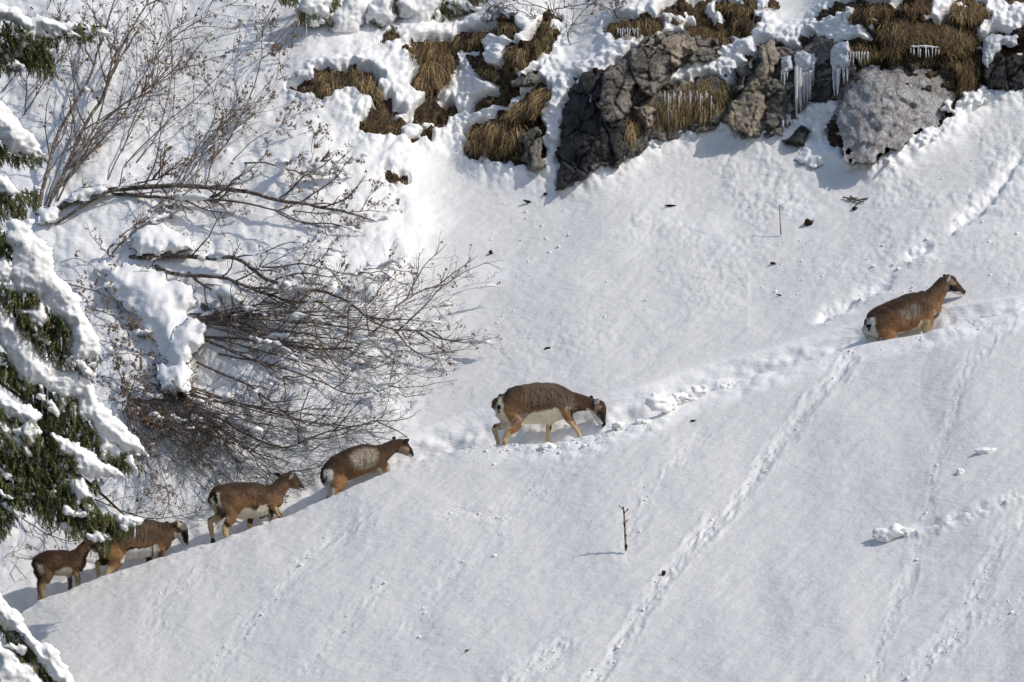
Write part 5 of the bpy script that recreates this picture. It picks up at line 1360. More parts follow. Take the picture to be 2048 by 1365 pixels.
ys = -0.55
tr = empty('spruce_tree', tuple(at(-190, 1330, ys + .2)))
tag(tr, 'large snow-laden spruce whose drooping boughs come in from the left edge', 'spruce')
V, F = tubes([(at(np.linspace(-190, -150, 12), np.linspace(1420, -220, 12), ys + .25 + np.zeros(12)), np.linspace(.24, .10, 12), 14)])
mk('trunk', V, F, M['spruce_bark'], tr, smooth=True)
c1 = lambda *p: crop(0, 0, 5.1125, p)
c4 = lambda *p: crop(0, 400, 2.73, p)
c5 = lambda *p: crop(0, 860, 2.702, p)
bough(tr, [(-165, -30), (-60, 10), (80, 48), (215, 54)],
 [c1((-60,180),(0,210),(150,240),(300,300),(500,330),(780,250),(950,260),(1110,265),(1000,300),(1010,370),(930,400),(900,430),(760,400),(770,480),(700,400),(600,400),(560,480),(550,640),(560,760),(460,800),(380,780),(300,720),(200,700),(100,720),(40,760),(0,760),(-60,760))],
 [c1((-60,0),(0,20),(60,40),(180,120),(240,145),(330,170),(400,210),(480,195),(600,225),(740,230),(820,245),(800,275),(700,300),(620,340),(560,330),(540,350),(500,300),(420,300),(410,340),(380,410),(330,370),(270,400),(235,360),(280,300),(220,270),(170,230),(60,220),(0,180),(-60,180)), c1((1000,310),(1050,290),(1090,330),(1050,355),(1010,345))],
 ys + .1, 1, bits=26)
bough(tr, [(-160, 170), (-60, 215), (20, 270), (84, 318)],
 [crop(0,0,2.926, ((-60,830),(0,840),(70,880),(180,870),(215,900),(270,930),(215,970),(110,960),(90,985),(0,960),(-60,960)))],
 [crop(0,0,2.926, ((-60,600),(0,605),(50,615),(90,690),(170,760),(215,850),(240,900),(200,910),(130,880),(70,905),(0,810),(-60,800)))], ys + .05, 2, bits=4, thick=.22)
bough(tr, [(-160, 290), (-80, 330), (0, 372), (75, 392)],
 [crop(0,0,2.926, ((-60,1090),(0,1110),(60,1150),(150,1110),(210,1100),(235,1170),(220,1215),(160,1200),(150,1290),(90,1300),(60,1240),(20,1290),(0,1300),(-60,1330)))],
 [crop(0,0,2.926, ((-60,1000),(0,1020),(60,1060),(110,1120),(60,1140),(0,1110),(-60,1100)))], ys + .05, 3, bits=5)
bough(tr, [(-160, 400), (-60, 440), (60, 560), (190, 720)],
 [c4((0,450),(60,470),(190,500),(260,570),(350,670),(400,740),(370,880),(330,940),(270,870),(130,760),(60,640),(0,560),(-60,540),(-60,450)), c4((360,890),(550,850),(545,900),(480,960),(430,950),(380,930)), c4((0,150),(60,180),(150,190),(110,270),(60,300),(0,350),(-60,340),(-60,160)), c4((130,290),(170,290),(170,335),(135,325))],
 [c4((150,120),(180,150),(210,200),(260,260),(290,320),(300,400),(370,460),(430,550),(480,690),(520,770),(552,845),(480,870),(370,890),(390,800),(400,740),(350,660),(300,600),(250,560),(190,500),(110,490),(50,450),(60,330),(30,200),(30,130),(90,100)), c4((165,590),(200,560),(240,570),(255,670),(200,680),(150,650),(110,640),(105,600)), c4((-60,320),(0,330),(30,300),(60,360),(50,430),(0,430),(-60,430))],
 ys - .12, 4, dens=.034, icicles=[(47,585,615),(122,675,705)], bits=26, lean=(.15, -.1))
bough(tr, [(-160, 560), (-40, 620), (120, 760), (290, 900)],
 [c4((-60,790),(0,830),(120,880),(240,1010),(300,1060),(430,1080),(480,1200),(550,1280),(560,1365),(330,1400),(250,1350),(200,1260),(190,1160),(100,1060),(0,1000),(-60,1000)), c5((520,60),(560,110),(700,130),(760,100),(740,190),(690,230),(640,240),(560,190),(540,150))],
 [c4((-60,560),(0,560),(40,640),(110,710),(200,800),(260,880),(310,940),(380,950),(460,965),(500,1030),(540,1110),(600,1170),(680,1230),(740,1300),(800,1372),(818,1400),(740,1390),(660,1360),(600,1330),(545,1270),(500,1230),(460,1180),(430,1080),(330,1060),(280,1045),(240,1020),(150,990),(110,960),(100,920),(60,850),(0,760),(-60,740)), c5((515,20),(570,10),(600,60),(690,130),(660,155),(600,140),(550,110),(535,60)), c4((310,1060),(350,1080),(350,1160),(320,1170),(305,1110)), c4((395,1110),(425,1115),(420,1180),(400,1185),(385,1140))],
 ys - .05, 5, dens=.034, icicles=[(85,778,850),(95,780,842),(66,790,815),(184,715,748)], bits=34, lean=(.15, -.1))
bough(tr, [(-160, 740), (-40, 790), (60, 880), (170, 960), (268, 1048)],
 [c5((-60,60),(0,80),(60,130),(120,60),(280,30),(330,90),(400,160),(420,240),(470,300),(520,250),(560,240),(545,300),(520,350),(480,310),(500,400),(560,440),(640,465),(700,480),(770,500),(730,540),(680,570),(620,600),(590,590),(585,700),(545,650),(530,640),(490,580),(430,560),(380,570),(370,590),(350,540),(300,520),(240,515),(210,480),(180,430),(120,440),(60,480),(50,560),(0,580),(-60,560))],
 [c5((280,30),(340,55),(420,75),(480,120),(560,175),(620,220),(668,265),(600,250),(560,230),(490,248),(420,240),(400,160),(350,120),(300,80)), c5((345,275),(380,262),(430,260),(480,300),(505,345),(490,400),(430,390),(400,350),(370,320)), c5((100,0),(150,-30),(170,30),(180,80),(130,90),(100,60)), c5((325,180),(350,140),(375,190),(370,220),(335,215)), c5((-60,-60),(40,-60),(110,-20),(60,40),(40,60),(0,30),(-60,20)), c5((700,480),(765,485),(750,500),(710,500))],
 ys - .2, 6, dens=.036, icicles=[(270,1052,1078)], bits=46, lean=(.2, -.1), limb_r=.035)
bough(tr, [(-160, 660), (-60, 720), (20, 780), (90, 830)],
 [c4((-60,1090),(0,1100),(100,1130),(200,1230),(230,1330),(200,1400),(60,1400),(0,1380),(-60,1400))],
 [c4((-60,1040),(0,1050),(60,1085),(110,1100),(160,1120),(205,1165),(190,1210),(215,1250),(170,1340),(120,1340),(100,1290),(125,1220),(60,1190),(0,1160),(-60,1150))], ys - .25, 7, bits=14)

yl = -1.35
t2 = empty('young_spruce', tuple(at(-120, 1500, yl + .3)))
tag(t2, 'snow-buried young spruce peeking in at the bottom left corner', 'spruce')
V, F = tubes([(at(np.linspace(-120, -90, 8), np.linspace(1560, 1150, 8), yl + .4 + np.zeros(8)), np.linspace(.10, .04, 8), 10)])
mk('trunk', V, F, M['spruce_bark'], t2, smooth=True)
bough(t2, [(-100, 1180), (0, 1230), (60, 1300), (150, 1400)],
 [c5((-40,1020),(0,1040),(40,1080),(120,1110),(150,1180),(200,1230),(300,1300),(330,1365),(330,1400),(240,1400),(130,1270),(60,1200),(20,1110),(-40,1100))],
 [c5((-60,880),(0,900),(60,950),(100,1000),(130,1050),(160,1110),(220,1160),(270,1180),(300,1200),(340,1260),(370,1290),(400,1365),(420,1450),(340,1450),(310,1360),(250,1290),(170,1210),(110,1110),(40,1060),(0,1030),(-60,1010)), c5((-60,1100),(0,1115),(30,1170),(60,1200),(130,1260),(190,1320),(240,1400),(240,1460),(-60,1460))],
 yl, 8, bits=8, thick=.25)

# snowed-up evergreens on the top ledge
e5 = lambda *p: crop(560, 0, 4.655, p)
yt = float(ground_y(650, 40)) - .05
t3 = empty('dwarf_conifer', tuple(at(640, 60, yt + .2))); tag(t3, 'low conifer weighed down by thick snow and icicles at the top of the slope', 'conifer', 'low conifers along the top ledge')
bough(t3, [(560, -60), (620, -20), (660, 20), (690, 50)],
 [e5((-40,-30),(170,-30),(165,30),(130,50),(60,45),(0,40)), e5((160,100),(260,120),(330,100),(425,190),(380,210),(310,225),(250,230),(180,230)), e5((430,150),(500,80),(460,20),(540,-20),(560,60),(500,130),(470,190),(520,230),(480,250),(430,240))],
 [e5((440,255),(500,235),(510,180),(470,140),(560,60),(600,0),(620,-40),(820,-40),(870,60),(800,140),(760,220),(720,290),(640,310),(560,305),(500,280)), e5((180,60),(200,-30),(480,-30),(450,60),(420,130),(330,110),(230,120),(180,100))],
 yt, 21, dens=.12, ln=(.07, .15), icicles=[(560+242/4.655, 30, 84), (560+600/4.655, 68, 103), (560+180/4.655, 30, 62)], bits=26, limb_r=.03, thick=.16)
yt = float(ground_y(785, 40)) - .1
t4 = empty('dwarf_conifer', tuple(at(770, 60, yt + .2))); tag(t4, 'second low conifer between two thick snow pads, left of the bare-twigged bush', 'conifer', 'low conifers along the top ledge')
bough(t4, [(800, -40), (790, 10), (800, 60), (780, 90)],
 [e5((1030,-30),(1110,-30),(1120,120),(1100,180),(1060,130),(1030,60)), e5((850,200),(920,200),(1060,240),(1150,280),(1150,360),(1000,330),(940,300),(860,240)), e5((1150,260),(1240,290),(1330,270),(1370,330),(1200,380),(1160,340))],
 [e5((830,180),(840,90),(900,20),(960,-40),(1020,-40),(1040,60),(1065,170),(1030,235),(960,235),(890,205)), e5((1110,60),(1120,-40),(1500,-40),(1480,50),(1420,120),(1380,190),(1300,260),(1240,280),(1170,260),(1150,200),(1190,170),(1130,150))],
 yt + .1, 22, dens=.12, ln=(.06, .13), icicles=[(560+1238/4.655, 58, 72)], bits=20, thick=.16)
yt = float(ground_y(905, 30)) - .1
t5 = empty('dwarf_conifer', tuple(at(900, 60, yt + .3))); tag(t5, 'bushy olive-green conifer on the top ledge above the largest grass mane', 'conifer', 'low conifers along the top ledge')
bough(t5, [(960, -40), (930, 10), (890, 40), (850, 60)],
 [e5((1350,300),(1390,210),(1480,60),(1560,10),(1640,-30),(1960,-30),(1940,180),(1860,200),(1800,180),(1740,150),(1680,180),(1600,230),(1480,260),(1420,290))],
 [e5((1620,110),(1650,95),(1690,110),(1680,135),(1630,135)), e5((1780,80),(1880,30),(1880,60),(1820,110),(1790,100)), e5((1640,-40),(1740,-40),(1730,40),(1670,30))],
 yt + .1, 23, dens=.12, ln=(.05, .12), bits=24, thick=.08)
# ------------------------------------------------------------------ bare shrubs bent by the snow
def grow(root_name, label, stems, seed, kids=9, grand=5, great=3, leaves=220, clumps=30, lift=.35, bend=0.0, wob=.05, group='bare shrubs and brush in the gully'):
    """stems: (points (u, v), base radius in metres). Every stem a part, twigs and catkins joined."""
    rng = np.random.default_rng(seed)
    b = stems[0][0][0]
    root = empty(root_name, tuple(at(b[0], b[1], float(any_y(b[0], b[1])))))
    tag(root, label, 'shrub', group)
    tw = []; tips = []
    spots = []
    def child(P, rad, lvl, n, lmul):
        """side shoots of the 3D line P"""
        L = np.linalg.norm(np.diff(P, axis=0), axis=1).sum()
        for _ in range(n):
            t = rng.uniform(.15, 1.0) if lvl == 1 else rng.uniform(.1, .98)
            i = min(len(P) - 2, int(t * (len(P) - 1)))
            p0 = P[i] + (P[i + 1] - P[i]) * (t * (len(P) - 1) - i)
            d = P[i + 1] - P[i]; d /= np.linalg.norm(d) + 1e-9
            ang = rng.uniform(.25, .95) * rng.choice([-1, 1])
            c, s_ = math.cos(ang), math.sin(ang)
            d = np.array([d[0] * c - d[2] * s_, d[1] + rng.normal(0, .25), d[0] * s_ + d[2] * c])
            d[2] += bend * .2
            d /= np.linalg.norm(d)
            ln_ = L * lmul * rng.uniform(.35, 1.0) * (1.1 - .5 * t)
            ln_ = min(ln_, {1: .85, 2: .42, 3: .24}[lvl])
            m = {1: 7, 2: 5, 3: 3}[lvl]
            Q = [p0]; dd = d.copy()
            for k in range(m - 1):
                dd = dd + rng.normal(0, .16, 3) * np.array([1, .5, 1]) + np.array([.02, 0, .05 if lvl < 3 else 0])
                dd /= np.linalg.norm(dd); Q.append(Q[-1] + dd * ln_ / (m - 1))
            Q = clear(Q)
            r0 = {1: rad * .5, 2: rad * .48, 3: .0022}[lvl]; r0 = min(r0, {1: .011, 2: .0042, 3: .0024}[lvl]); r0 = max(r0, .0022)
            tw.append((Q, np.linspace(r0, max(.0014, r0 * .35), m), {1: 4, 2: 3, 3: 3}[lvl]))
            spots.append((Q, lvl))
            if lvl == 1: child(Q, r0, 2, grand, .55)
            if lvl == 2: child(Q, r0, 3, great, .5)
    def clear(P):
        """keep the brush uphill of the trodden trench"""
        P = np.array(P); u = 1024 + P[:, 0] * S * D / (D + P[:, 1])
        yl_ = near_y(u, lip_v(u)) + .66
        ny = np.maximum(P[:, 1], yl_); k = (D + ny) / (D + P[:, 1])
        P[:, 0] *= k; P[:, 2] *= k; P[:, 1] = ny
        return P
    for si, (pts, r) in enumerate(stems):
        pts = np.asarray(pts, float); n = max(10, int(len(pts) * 5))
        Pp = smooth_path(pts, n)
        t = np.linspace(0, 1, n)
        y = any_y(Pp[:, 0], Pp[:, 1]); y = np.convolve(np.pad(y, 4, mode='edge'), np.ones(9) / 9, 'valid')
        y = y + .06 - .16 * np.clip(t * 14, 0, 1) - .6 * lift * np.sin(np.clip(t * 1.3, 0, 1) * math.pi / 2) * rng.uniform(.6, 1.3)
        P3 = at(Pp[:, 0], Pp[:, 1], y) + np.cumsum(rng.normal(0, .006, (n, 3)), 0) * np.array([1, .5, 1])
        P3 = clear(P3)
        rad = r * (1 - t) ** .7 * .85 + r * .12
        V, F = tubes([(P3, rad, 8 if r > .012 else 6)])
        mk('stem', V, F, M['bark'] if r > .010 else M['twig'], root, smooth=True)
        spots.append((P3, 0))
        child(P3, r, 1, kids, .42)
    V, F = tubes([x for x in tw]) if tw else (None, None)
    o = mk('twigs', V, F, M['twig'], root); o['kind'] = 'stuff'
    # withered catkins and leaves in hanging pairs
    if leaves:
        cand = [s_ for s_ in spots if s_[1] >= 2]
        Vl = []
        for k in rng.integers(0, len(cand), leaves):
            Q = cand[k][0]; p = Q[rng.integers(1, len(Q))]
            for _ in range(rng.integers(1, 4)):
                a = rng.normal(0, .5); L_ = rng.uniform(.018, .040); w_ = L_ * .22
                e = p + np.array([math.sin(a) * L_, rng.normal(0, .006), -math.cos(a) * L_])
                sd = np.array([math.cos(a), 0, math.sin(a)]) * w_; md_ = (p * .45 + e * .55)
                Vl += [p, md_ - sd, e, md_ + sd + np.array([0, .004, 0])]
        Vl = np.array(Vl); o = mk('catkins', Vl, np.arange(len(Vl)).reshape(-1, 4), M['leaf_dry'], root); o['kind'] = 'stuff'
    if clumps:
        cand = [s_ for s_ in spots if s_[1] <= 1]
        Pc = []; Rc = []; sl = []
        for k in rng.integers(0, len(cand), clumps):
            Q = cand[k][0]; i = rng.integers(1, len(Q)); r = float(np.clip(rng.lognormal(-3.25, .5), .018, .13))
            uq = 1024 + Q[i][0] * S * D / (D + Q[i][1]); vq = 682.5 - Q[i][2] * S * D / (D + Q[i][1])
            if vq > lip_v(uq) - 150: continue
            dq = Q[min(i + 1, len(Q) - 1)] - Q[i - 1]; dq /= np.linalg.norm(dq) + 1e-9; r *= .8
            i1 = min(len(Q), i + int(rng.integers(2, 5))); seg = smooth_path(Q[i - 1:i1], 9)
            if abs(seg[-1][2] - seg[0][2]) > .7 * abs(seg[-1][0] - seg[0][0]): continue
            t_ = np.linspace(0, 1, 9)
            rad = (r * .62) * np.sin(np.pi * np.clip(t_, .04, .96)) ** .6 * (1 + .45 * rng.normal(0, .5, 9)).clip(.4, 1.8)
            sl.append((seg + np.array([0, 0, 1]) * (rad * .7)[:, None], rad, 7))
            for _ in range(2):
                rr = r * rng.uniform(.4, .8)
                Pc.append(Q[i] + dq * rng.normal(0, 1.5) * r + np.array([rng.normal(0, .3) * r, rng.normal(0, .3) * r, rr * .4])); Rc.append((rr * rng.uniform(.9, 1.7), rr, rr * rng.uniform(.6, 1)))
        V, F = blobs(Pc, Rc, ICO1, rough=.65, seed=seed)
        V2, F2 = tubes(sl); F = [F, F2 + len(V)]; V = np.concatenate([V, V2])
        o = mk('snow_clumps', V, F, M['snow_soft'], root, smooth=True); o['kind'] = 'stuff'
    return root
def fan(base, tips, sag, r, rng, jit=14):
    out = []
    for (tu, tv, k) in tips:
        for _ in range(k):
            b = np.array(base, float) + rng.normal(0, jit, 2) * (1, .7); e = np.array((tu, tv), float) + rng.normal(0, jit * 2.2, 2)
            m1 = b + (e - b) * .33 + np.array((0, -sag * rng.uniform(.5, 1.3))); m2 = b + (e - b) * .7 + np.array((0, -sag * rng.uniform(.4, 1.1)))
            out.append(([tuple(b), tuple(m1), tuple(m2), tuple(e)], r * rng.uniform(.5, 1.1)))
    return out
g1 = lambda *p: crop(0, 0, 2.926, p)
g6 = lambda *p: crop(350, 400, 2.275, p)
g4 = lambda *p: crop(0, 400, 2.73, p)
R_ = np.random.default_rng(40)
grow('bare_shrub', 'upright many-stemmed bare shrub beside the top spruce boughs', [
 (g1((200,1330),(240,1130),(300,900),(380,700),(500,480),(590,230),(660,0),(680,-60)), .028),
 (g1((230,1310),(390,960),(480,760),(590,580),(700,340),(800,160),(880,0),(900,-60)), .027),
 (g1((250,1300),(340,1080),(460,880),(560,740),(650,480),(740,300),(860,90),(960,-40)), .018),
 (g1((220,1320),(330,1010),(420,760),(430,560),(420,400),(440,200)), .010),
 (g1((280,1200),(460,980),(640,700),(870,560),(1000,430),(1180,370)), .014),
 (g1((300,1180),(520,900),(700,680),(820,470),(940,300),(1100,180),(1350,40)), .011),
 (g1((140,700),(160,560),(190,440),(280,240),(300,0)), .010),
 (g1((0,560),(100,440),(240,300),(330,180),(400,0)), .009),
 (g1((130,690),(250,500),(400,290),(520,130),(640,0)), .009),
 (g1((300,1260),(420,1010),(520,860),(640,690),(760,640),(900,540)), .012)],
 401, kids=12, grand=4, great=3, leaves=1100, clumps=16, lift=.9, bend=1)
grow('bare_shrub', 'slender bare saplings slanting up right of the upright shrub', [
 (g1((570,1210),(740,830),(860,590),(930,350),(880,150),(860,0)), .009),
 (g1((640,1060),(950,740),(1200,520),(1440,290),(1600,150)), .009),
 (g1((960,1220),(1080,1000),(1250,730),(1260,560),(1150,440)), .010),
 (g1((1200,960),(1300,880),(1440,620),(1530,350),(1540,180),(1620,0),(1640,-40)), .011),
 (g1((1530,350),(1640,280),(1790,160)), .005),
 (g1((760,1000),(900,830),(960,680),(1010,400),(980,100),(920,0)), .009),
 (g1((700,940),(780,720),(900,420),(1000,200),(1160,100),(1350,40)), .008),
 (g1((980,1200),(1200,840),(1400,700),(1560,520),(1640,480)), .007),
 (g1((1340,960),(1500,820),(1680,720),(1800,600)), .006),
 (g1((900,1260),(1100,1060),(1330,780),(1420,430)), .008),
 (g1((760,1290),(1000,1130),(1240,860),(1480,640),(1740,320)), .008)],
 402, kids=10, grand=4, great=3, leaves=1100, clumps=22, lift=.7, bend=1)
grow('bent_tree', 'thick bare trunk bent flat by snow across the upper gully', [
 (g1((230,1300),(400,1190),(640,1130),(1000,1112),(1400,1150),(1600,1210),(1900,1255),(2048,1280),(2200,1330)), .040),
 (g1((270,1350),(500,1200),(700,1110),(900,1060),(980,1030)), .020),
 (g1((560,1130),(900,1170),(1300,1190),(1600,1250),(1800,1340)), .022),
 (g1((1400,960),(1600,970),(1780,1010),(1950,990),(2048,960)), .012),
 (g1((1200,1150),(1260,900),(1240,800),(1330,700)), .010),
 (g1((1640,1210),(1760,1060),(1840,940),(1860,760)), .007),
 (g1((1700,1230),(1900,1250),(2150,1230),(2300,1240)), .009)],
 403, kids=11, grand=5, great=3, leaves=1300, clumps=100, lift=.5)
grow('bent_tree', 'bent bare trunk emerging at the big snow pillow and sweeping right at mid-gully', [
 (g6((-270,270),(0,262),(180,280),(300,290),(420,380),(600,430),(780,480),(950,610),(1200,620)), .034),
 (g6((-100,300),(0,335),(200,350),(330,400),(500,470),(640,560),(900,600)), .028),
 (g6((60,330),(150,400),(300,470),(450,600),(560,640)), .018),
 (g6((300,290),(420,300),(600,290),(780,340),(950,330),(1010,300)), .012),
 (g6((420,380),(560,330),(700,350),(860,345)), .011),
 (g4((640,320),(600,290),(680,200),(760,150),(870,80),(940,20)), .012),
 (g4((600,310),(700,200),(850,90),(960,0)), .010)],
 404, kids=12, grand=5, great=3, leaves=750, clumps=90, lift=.5)
grow('bent_shrub', 'dark sheaf of bare branches fanning right, its longest twig reaching over the clean slope', 
 [(g6((110,480),(200,530),(300,560),(450,600),(700,610)), .024), (g6((110,470),(230,560),(380,640),(560,660),(700,680)), .022),
  (g6((100,620),(350,640),(560,670),(760,680),(850,650),(950,560),(1040,480),(1120,425),(1200,400),(1240,330)), .017), (g6((1040,480),(1180,410),(1340,330)), .006),
  (g6((110,630),(260,690),(420,760),(520,830)), .020), (g6((200,700),(420,740),(640,820),(820,880),(1000,830),(1180,680)), .012)]
 + fan((375,640), [(830,640,4), (860,690,4), (800,600,3), (780,740,4), (820,770,3)], 10, .010, R_), 
 405, kids=9, grand=4, great=3, leaves=300, clumps=70, lift=.45)
grow('bent_shrub', 'lower sweep of wiry bare brush arching down over the walking mouflons',
 [(g6((0,860),(130,960),(300,1050),(420,1110),(520,1125),(650,1075),(880,1020),(1060,1000),(1130,960)), .016),
  (g6((100,740),(330,830),(430,900),(520,970),(640,1010),(760,1000)), .016),
  (g6((0,970),(200,1040),(300,1120),(380,1200),(470,1280)), .014),
  (g6((520,1240),(600,1230),(720,1190),(820,1150)), .010),
  (g6((0,900),(160,1020),(260,1150),(330,1240)), .010)]
 + fan((330,770), [(720,900,4), (700,830,4), (640,960,4), (560,960,4), (480,960,4), (760,860,3)], -14, .009, R_)
 + fan((300,820), [(420,980,4), (370,1000,3), (520,1000,3), (600,900,3)], -18, .008, R_),
 406, kids=8, grand=4, great=2, leaves=160, clumps=46, lift=.4)
grow('tangled_shrub', 'dense rust-brown tangle of fine twigs beside the second spruce bough', 
 fan((250,800), [(330,860,3), (400,830,3), (300,930,3), (380,900,3), (210,720,3), (350,760,3), (290,1000,3), (430,930,2)], 6, .008, R_),
 407, kids=9, grand=5, great=3, leaves=1300, clumps=40, lift=.4)
grow('leafy_shrub', 'fine twigs with hanging catkins over the smooth snow pillow',
 [(g4((300,350),(420,330),(560,410),(700,400),(820,400)), .005), (g4((330,440),(500,490),(560,520),(690,560),(790,560)), .008), (g4((500,600),(640,640),(700,700),(780,740)), .007),
  (g4((420,660),(560,680),(700,690),(860,690)), .005), (g4((700,960),(880,945),(1020,935)), .007), (g4((500,760),(650,800),(800,860),(900,900)), .005), (g4((300,400),(400,500),(440,600),(500,700)), .006), (g4((520,960),(640,1000),(700,1080),(760,1180)), .007), (g4((540,850),(700,860),(880,850),(960,740)), .005)],
 408, kids=8, grand=4, great=2, leaves=800, clumps=18, lift=.25)
grow('bare_shrub', 'sparse dark twigs under the lowest spruce bough, beside the lamb',
 [(g4((60,1330),(120,1450),(180,1520)), .008), (g4((100,1370),(250,1400),(400,1410)), .010), ([(20,1010),(60,1040),(120,1070),(190,1078)], .010), ([(70,1040),(110,1085),(118,1130)], .006), ([(0,1120),(40,1100),(90,1090)], .005), ([(30,1130),(60,1160),(100,1180)], .005), ([(130,1030),(160,1060),(175,1100)], .006), ([(110,950),(200,1000),(300,1030),(420,1010)], .010)],
 409, kids=8, grand=4, great=2, leaves=90, clumps=8, lift=.2)
grow('bare_shrub', 'thin leafless bush with crooked twigs on the ledge over the snow gully',
 [(c2((1560,250),(1600,150),(1590,60),(1400,20),(1250,40)), .010), (c2((1590,60),(1700,40),(1840,30),(1960,60)), .008), (c2((1980,110),(1970,60),(1990,0),(1985,-60)), .012), (c2((1600,150),(1500,110),(1390,60),(1300,-20)), .007), (c2((1700,290),(1690,200),(1780,60),(1900,-20)), .008), (c2((1290,60),(1220,40),(1200,120)), .005), (c2((1420,90),(1330,60),(1240,-10),(1140,0)), .006), (c2((800,0),(900,20),(930,30),(1000,10)), .005)],
 410, kids=10, grand=4, great=2, leaves=200, clumps=16, lift=.3, group='bushes on the upper ledge')
grow('sapling', 'single tiny twig leaning left out of the snow behind the brown mouflon', [([(563,1028),(572,1021),(584,1008)], .004)], 411, kids=1, grand=0, great=0, leaves=0, clumps=0, lift=.02)

def mound(label, poly, seed, fwd=.05, **kw):
    V, F = pillow(poly, lambda u, v: any_y(u, v) - fwd, step=4, seed=seed, ragged=8, backflat=.3, **kw)
    o = mk('snow_mound', V, F, M['snow_soft'], smooth=True); tag(o, label, 'snow mound', 'snow mounds over the buried brush')
mound('broad smooth snow pillow between the second spruce bough and the branch sheaf', g4((520,330),(700,350),(850,360),(950,420),(1040,460),(1085,530),(1040,620),(1060,690),(1020,760),(1040,850),(1060,980),(1000,1020),(900,960),(850,800),(780,700),(640,560),(540,420)), 501, thick=.18, bulge=.3, edge=60, lumps=.10, lump_size=60)
mound('lumpy snow heap over the root of the mid-gully bent trunk', g4((700,180),(760,120),(880,130),(960,160),(1060,230),(1050,300),(960,310),(860,300),(760,310),(690,260)), 502, fwd=.15, thick=.14, bulge=.16, edge=30, lumps=.10, lump_size=40)
mound('snow heap lying on the thick upper bent trunk near its root', g1((340,1190),(430,1110),(520,1080),(600,1070),(660,1090),(640,1120),(560,1150),(440,1180)), 503, fwd=.25, thick=.12, bulge=.12, edge=22, lumps=.06, lump_size=30)
mound('snow cushion covering the stem ends at the head of the dark branch sheaf', g6((0,560),(60,520),(130,560),(150,640),(110,700),(60,740),(0,800),(-40,700)), 504, fwd=.30, thick=.16, bulge=.2, edge=34, lumps=.10, lump_size=40)  # mound pushed toward the camera to cover the blunt stem ends
mound('small snow cushion caught among the lower brush', g4((780,1180),(860,1160),(930,1200),(910,1280),(830,1330),(770,1270)), 505, thick=.10, bulge=.12, edge=24, lumps=.06, lump_size=30)

mound('snow hood draped over the root end of the thick upper bent trunk', g1((190,1230),(240,1190),(330,1200),(380,1230),(340,1290),(270,1340),(210,1310)), 506, fwd=.12, thick=.10, bulge=.12, edge=20, lumps=.06, lump_size=28)
mound('snow hummock hiding the roots of the lower brush', g6((-80,760),(-20,720),(50,740),(90,800),(60,880),(0,900),(-70,860)), 507, fwd=.28, thick=.14, bulge=.16, edge=26, lumps=.09, lump_size=34)
# ------------------------------------------------------------------ small things lying on the snow
def plant(name, label, stems, mat, buds=()):
    b = stems[0][0][0]; y = float(any_y(b[0], b[1]))
    root = empty(name, tuple(at(b[0], b[1], y))); tag(root, label, 'plant stalk')
    for pts, r in stems:
        P = smooth_path(pts, 12); V, F = tubes([(at(P[:, 0], P[:, 1], y - .04 + 0 * P[:, 0]), np.linspace(r, r * .6, 12) * (1 + .15 * np.sin(np.arange(12) * 2.3)), 7)])
        mk('stem', V, F, mat, root, smooth=True)
    for (u, v, r) in buds:
        V, F = blobs([at(u, v, y - .05)], [(r * .7, r * .7, r)], ICO1, rough=.4, seed=int(u)); mk('bud', V, F, M['debris'], root)
    return root
h7 = lambda *p: crop(1100, 980, 5.12, p)
plant('dry_stalk', 'knobbly brown stalk with forked top standing alone on the near slope',
 [(h7((778,625),(772,500),(765,360),(758,240),(752,175)), .013), (h7((752,205),(730,185),(708,162)), .006), (h7((765,235),(785,215),(798,198)), .006), (h7((768,345),(785,322),(808,300)), .006), (h7((752,200),(742,180)), .006)], M['stalk'],
 [(*h7((782,575))[0], .020), (*h7((780,585))[0], .018), (*h7((762,355))[0], .018), (*h7((766,365))[0], .014), (*h7((793,205))[0], .013), (*h7((758,235))[0], .015), (*h7((780,468))[0], .012), (*h7((788,318))[0], .010), (*h7((745,180))[0], .010), (*h7((710,165))[0], .008)])
plant('dry_stalk', 'thin straight dead stalk below the middle of the cliff', [([(1562,470),(1560,440),(1559,410)], .007)], M['twig'], [(1559, 412, .010)])
def litter(name, label, items, mat, group=None, cat='litter'):
    for i, (u, v, rx, rz, rot) in enumerate(items):
        y = float(any_y(u, v)) - .03
        V, F = blobs([(0, 0, 0)], [(rx / S, min(rx, rz) / S, rz / S)], ICO2, rough=.7, seed=int(u * 3 + v))
        c, s_ = math.cos(rot), math.sin(rot); V = np.stack([V[:, 0] * c - V[:, 2] * s_, V[:, 1], V[:, 0] * s_ + V[:, 2] * c], 1) + at(u, v, y)
        o = mk(name, V, F, mat); tag(o, label[i] if isinstance(label, list) else label, cat, group)
litter('turf_clod', ['small dark clod beside the widest furrow on the near slope'], [(1328, 1146, 4, 5, .2)], M['debris'], cat='clod')
litter('turf_clod', ['brown clod lying right of the thin dead stalk', 'dark scrap of turf below the dark rock slab', 'tiny brown clod to the right of the dark turf scrap', 'dark crumb lying at mid-slope left of the rubble', 'reddish clod on the bare upper slope left of centre', 'little dark clod under the thin dead stalk', 'dark crumb above the head-down ewe'],
 [(1616, 447, 8, 6, .2), (1056, 404, 8, 3, -.2), (1091, 389, 4, 3, 0), (1345, 412, 12, 2.5, -.1), (981, 505, 4, 3.5, 0), (1547, 527, 5, 2.5, -.2), (1095, 697, 6, 3, 0)], M['debris'], 'crumbs of turf lying on the snow', 'clod')
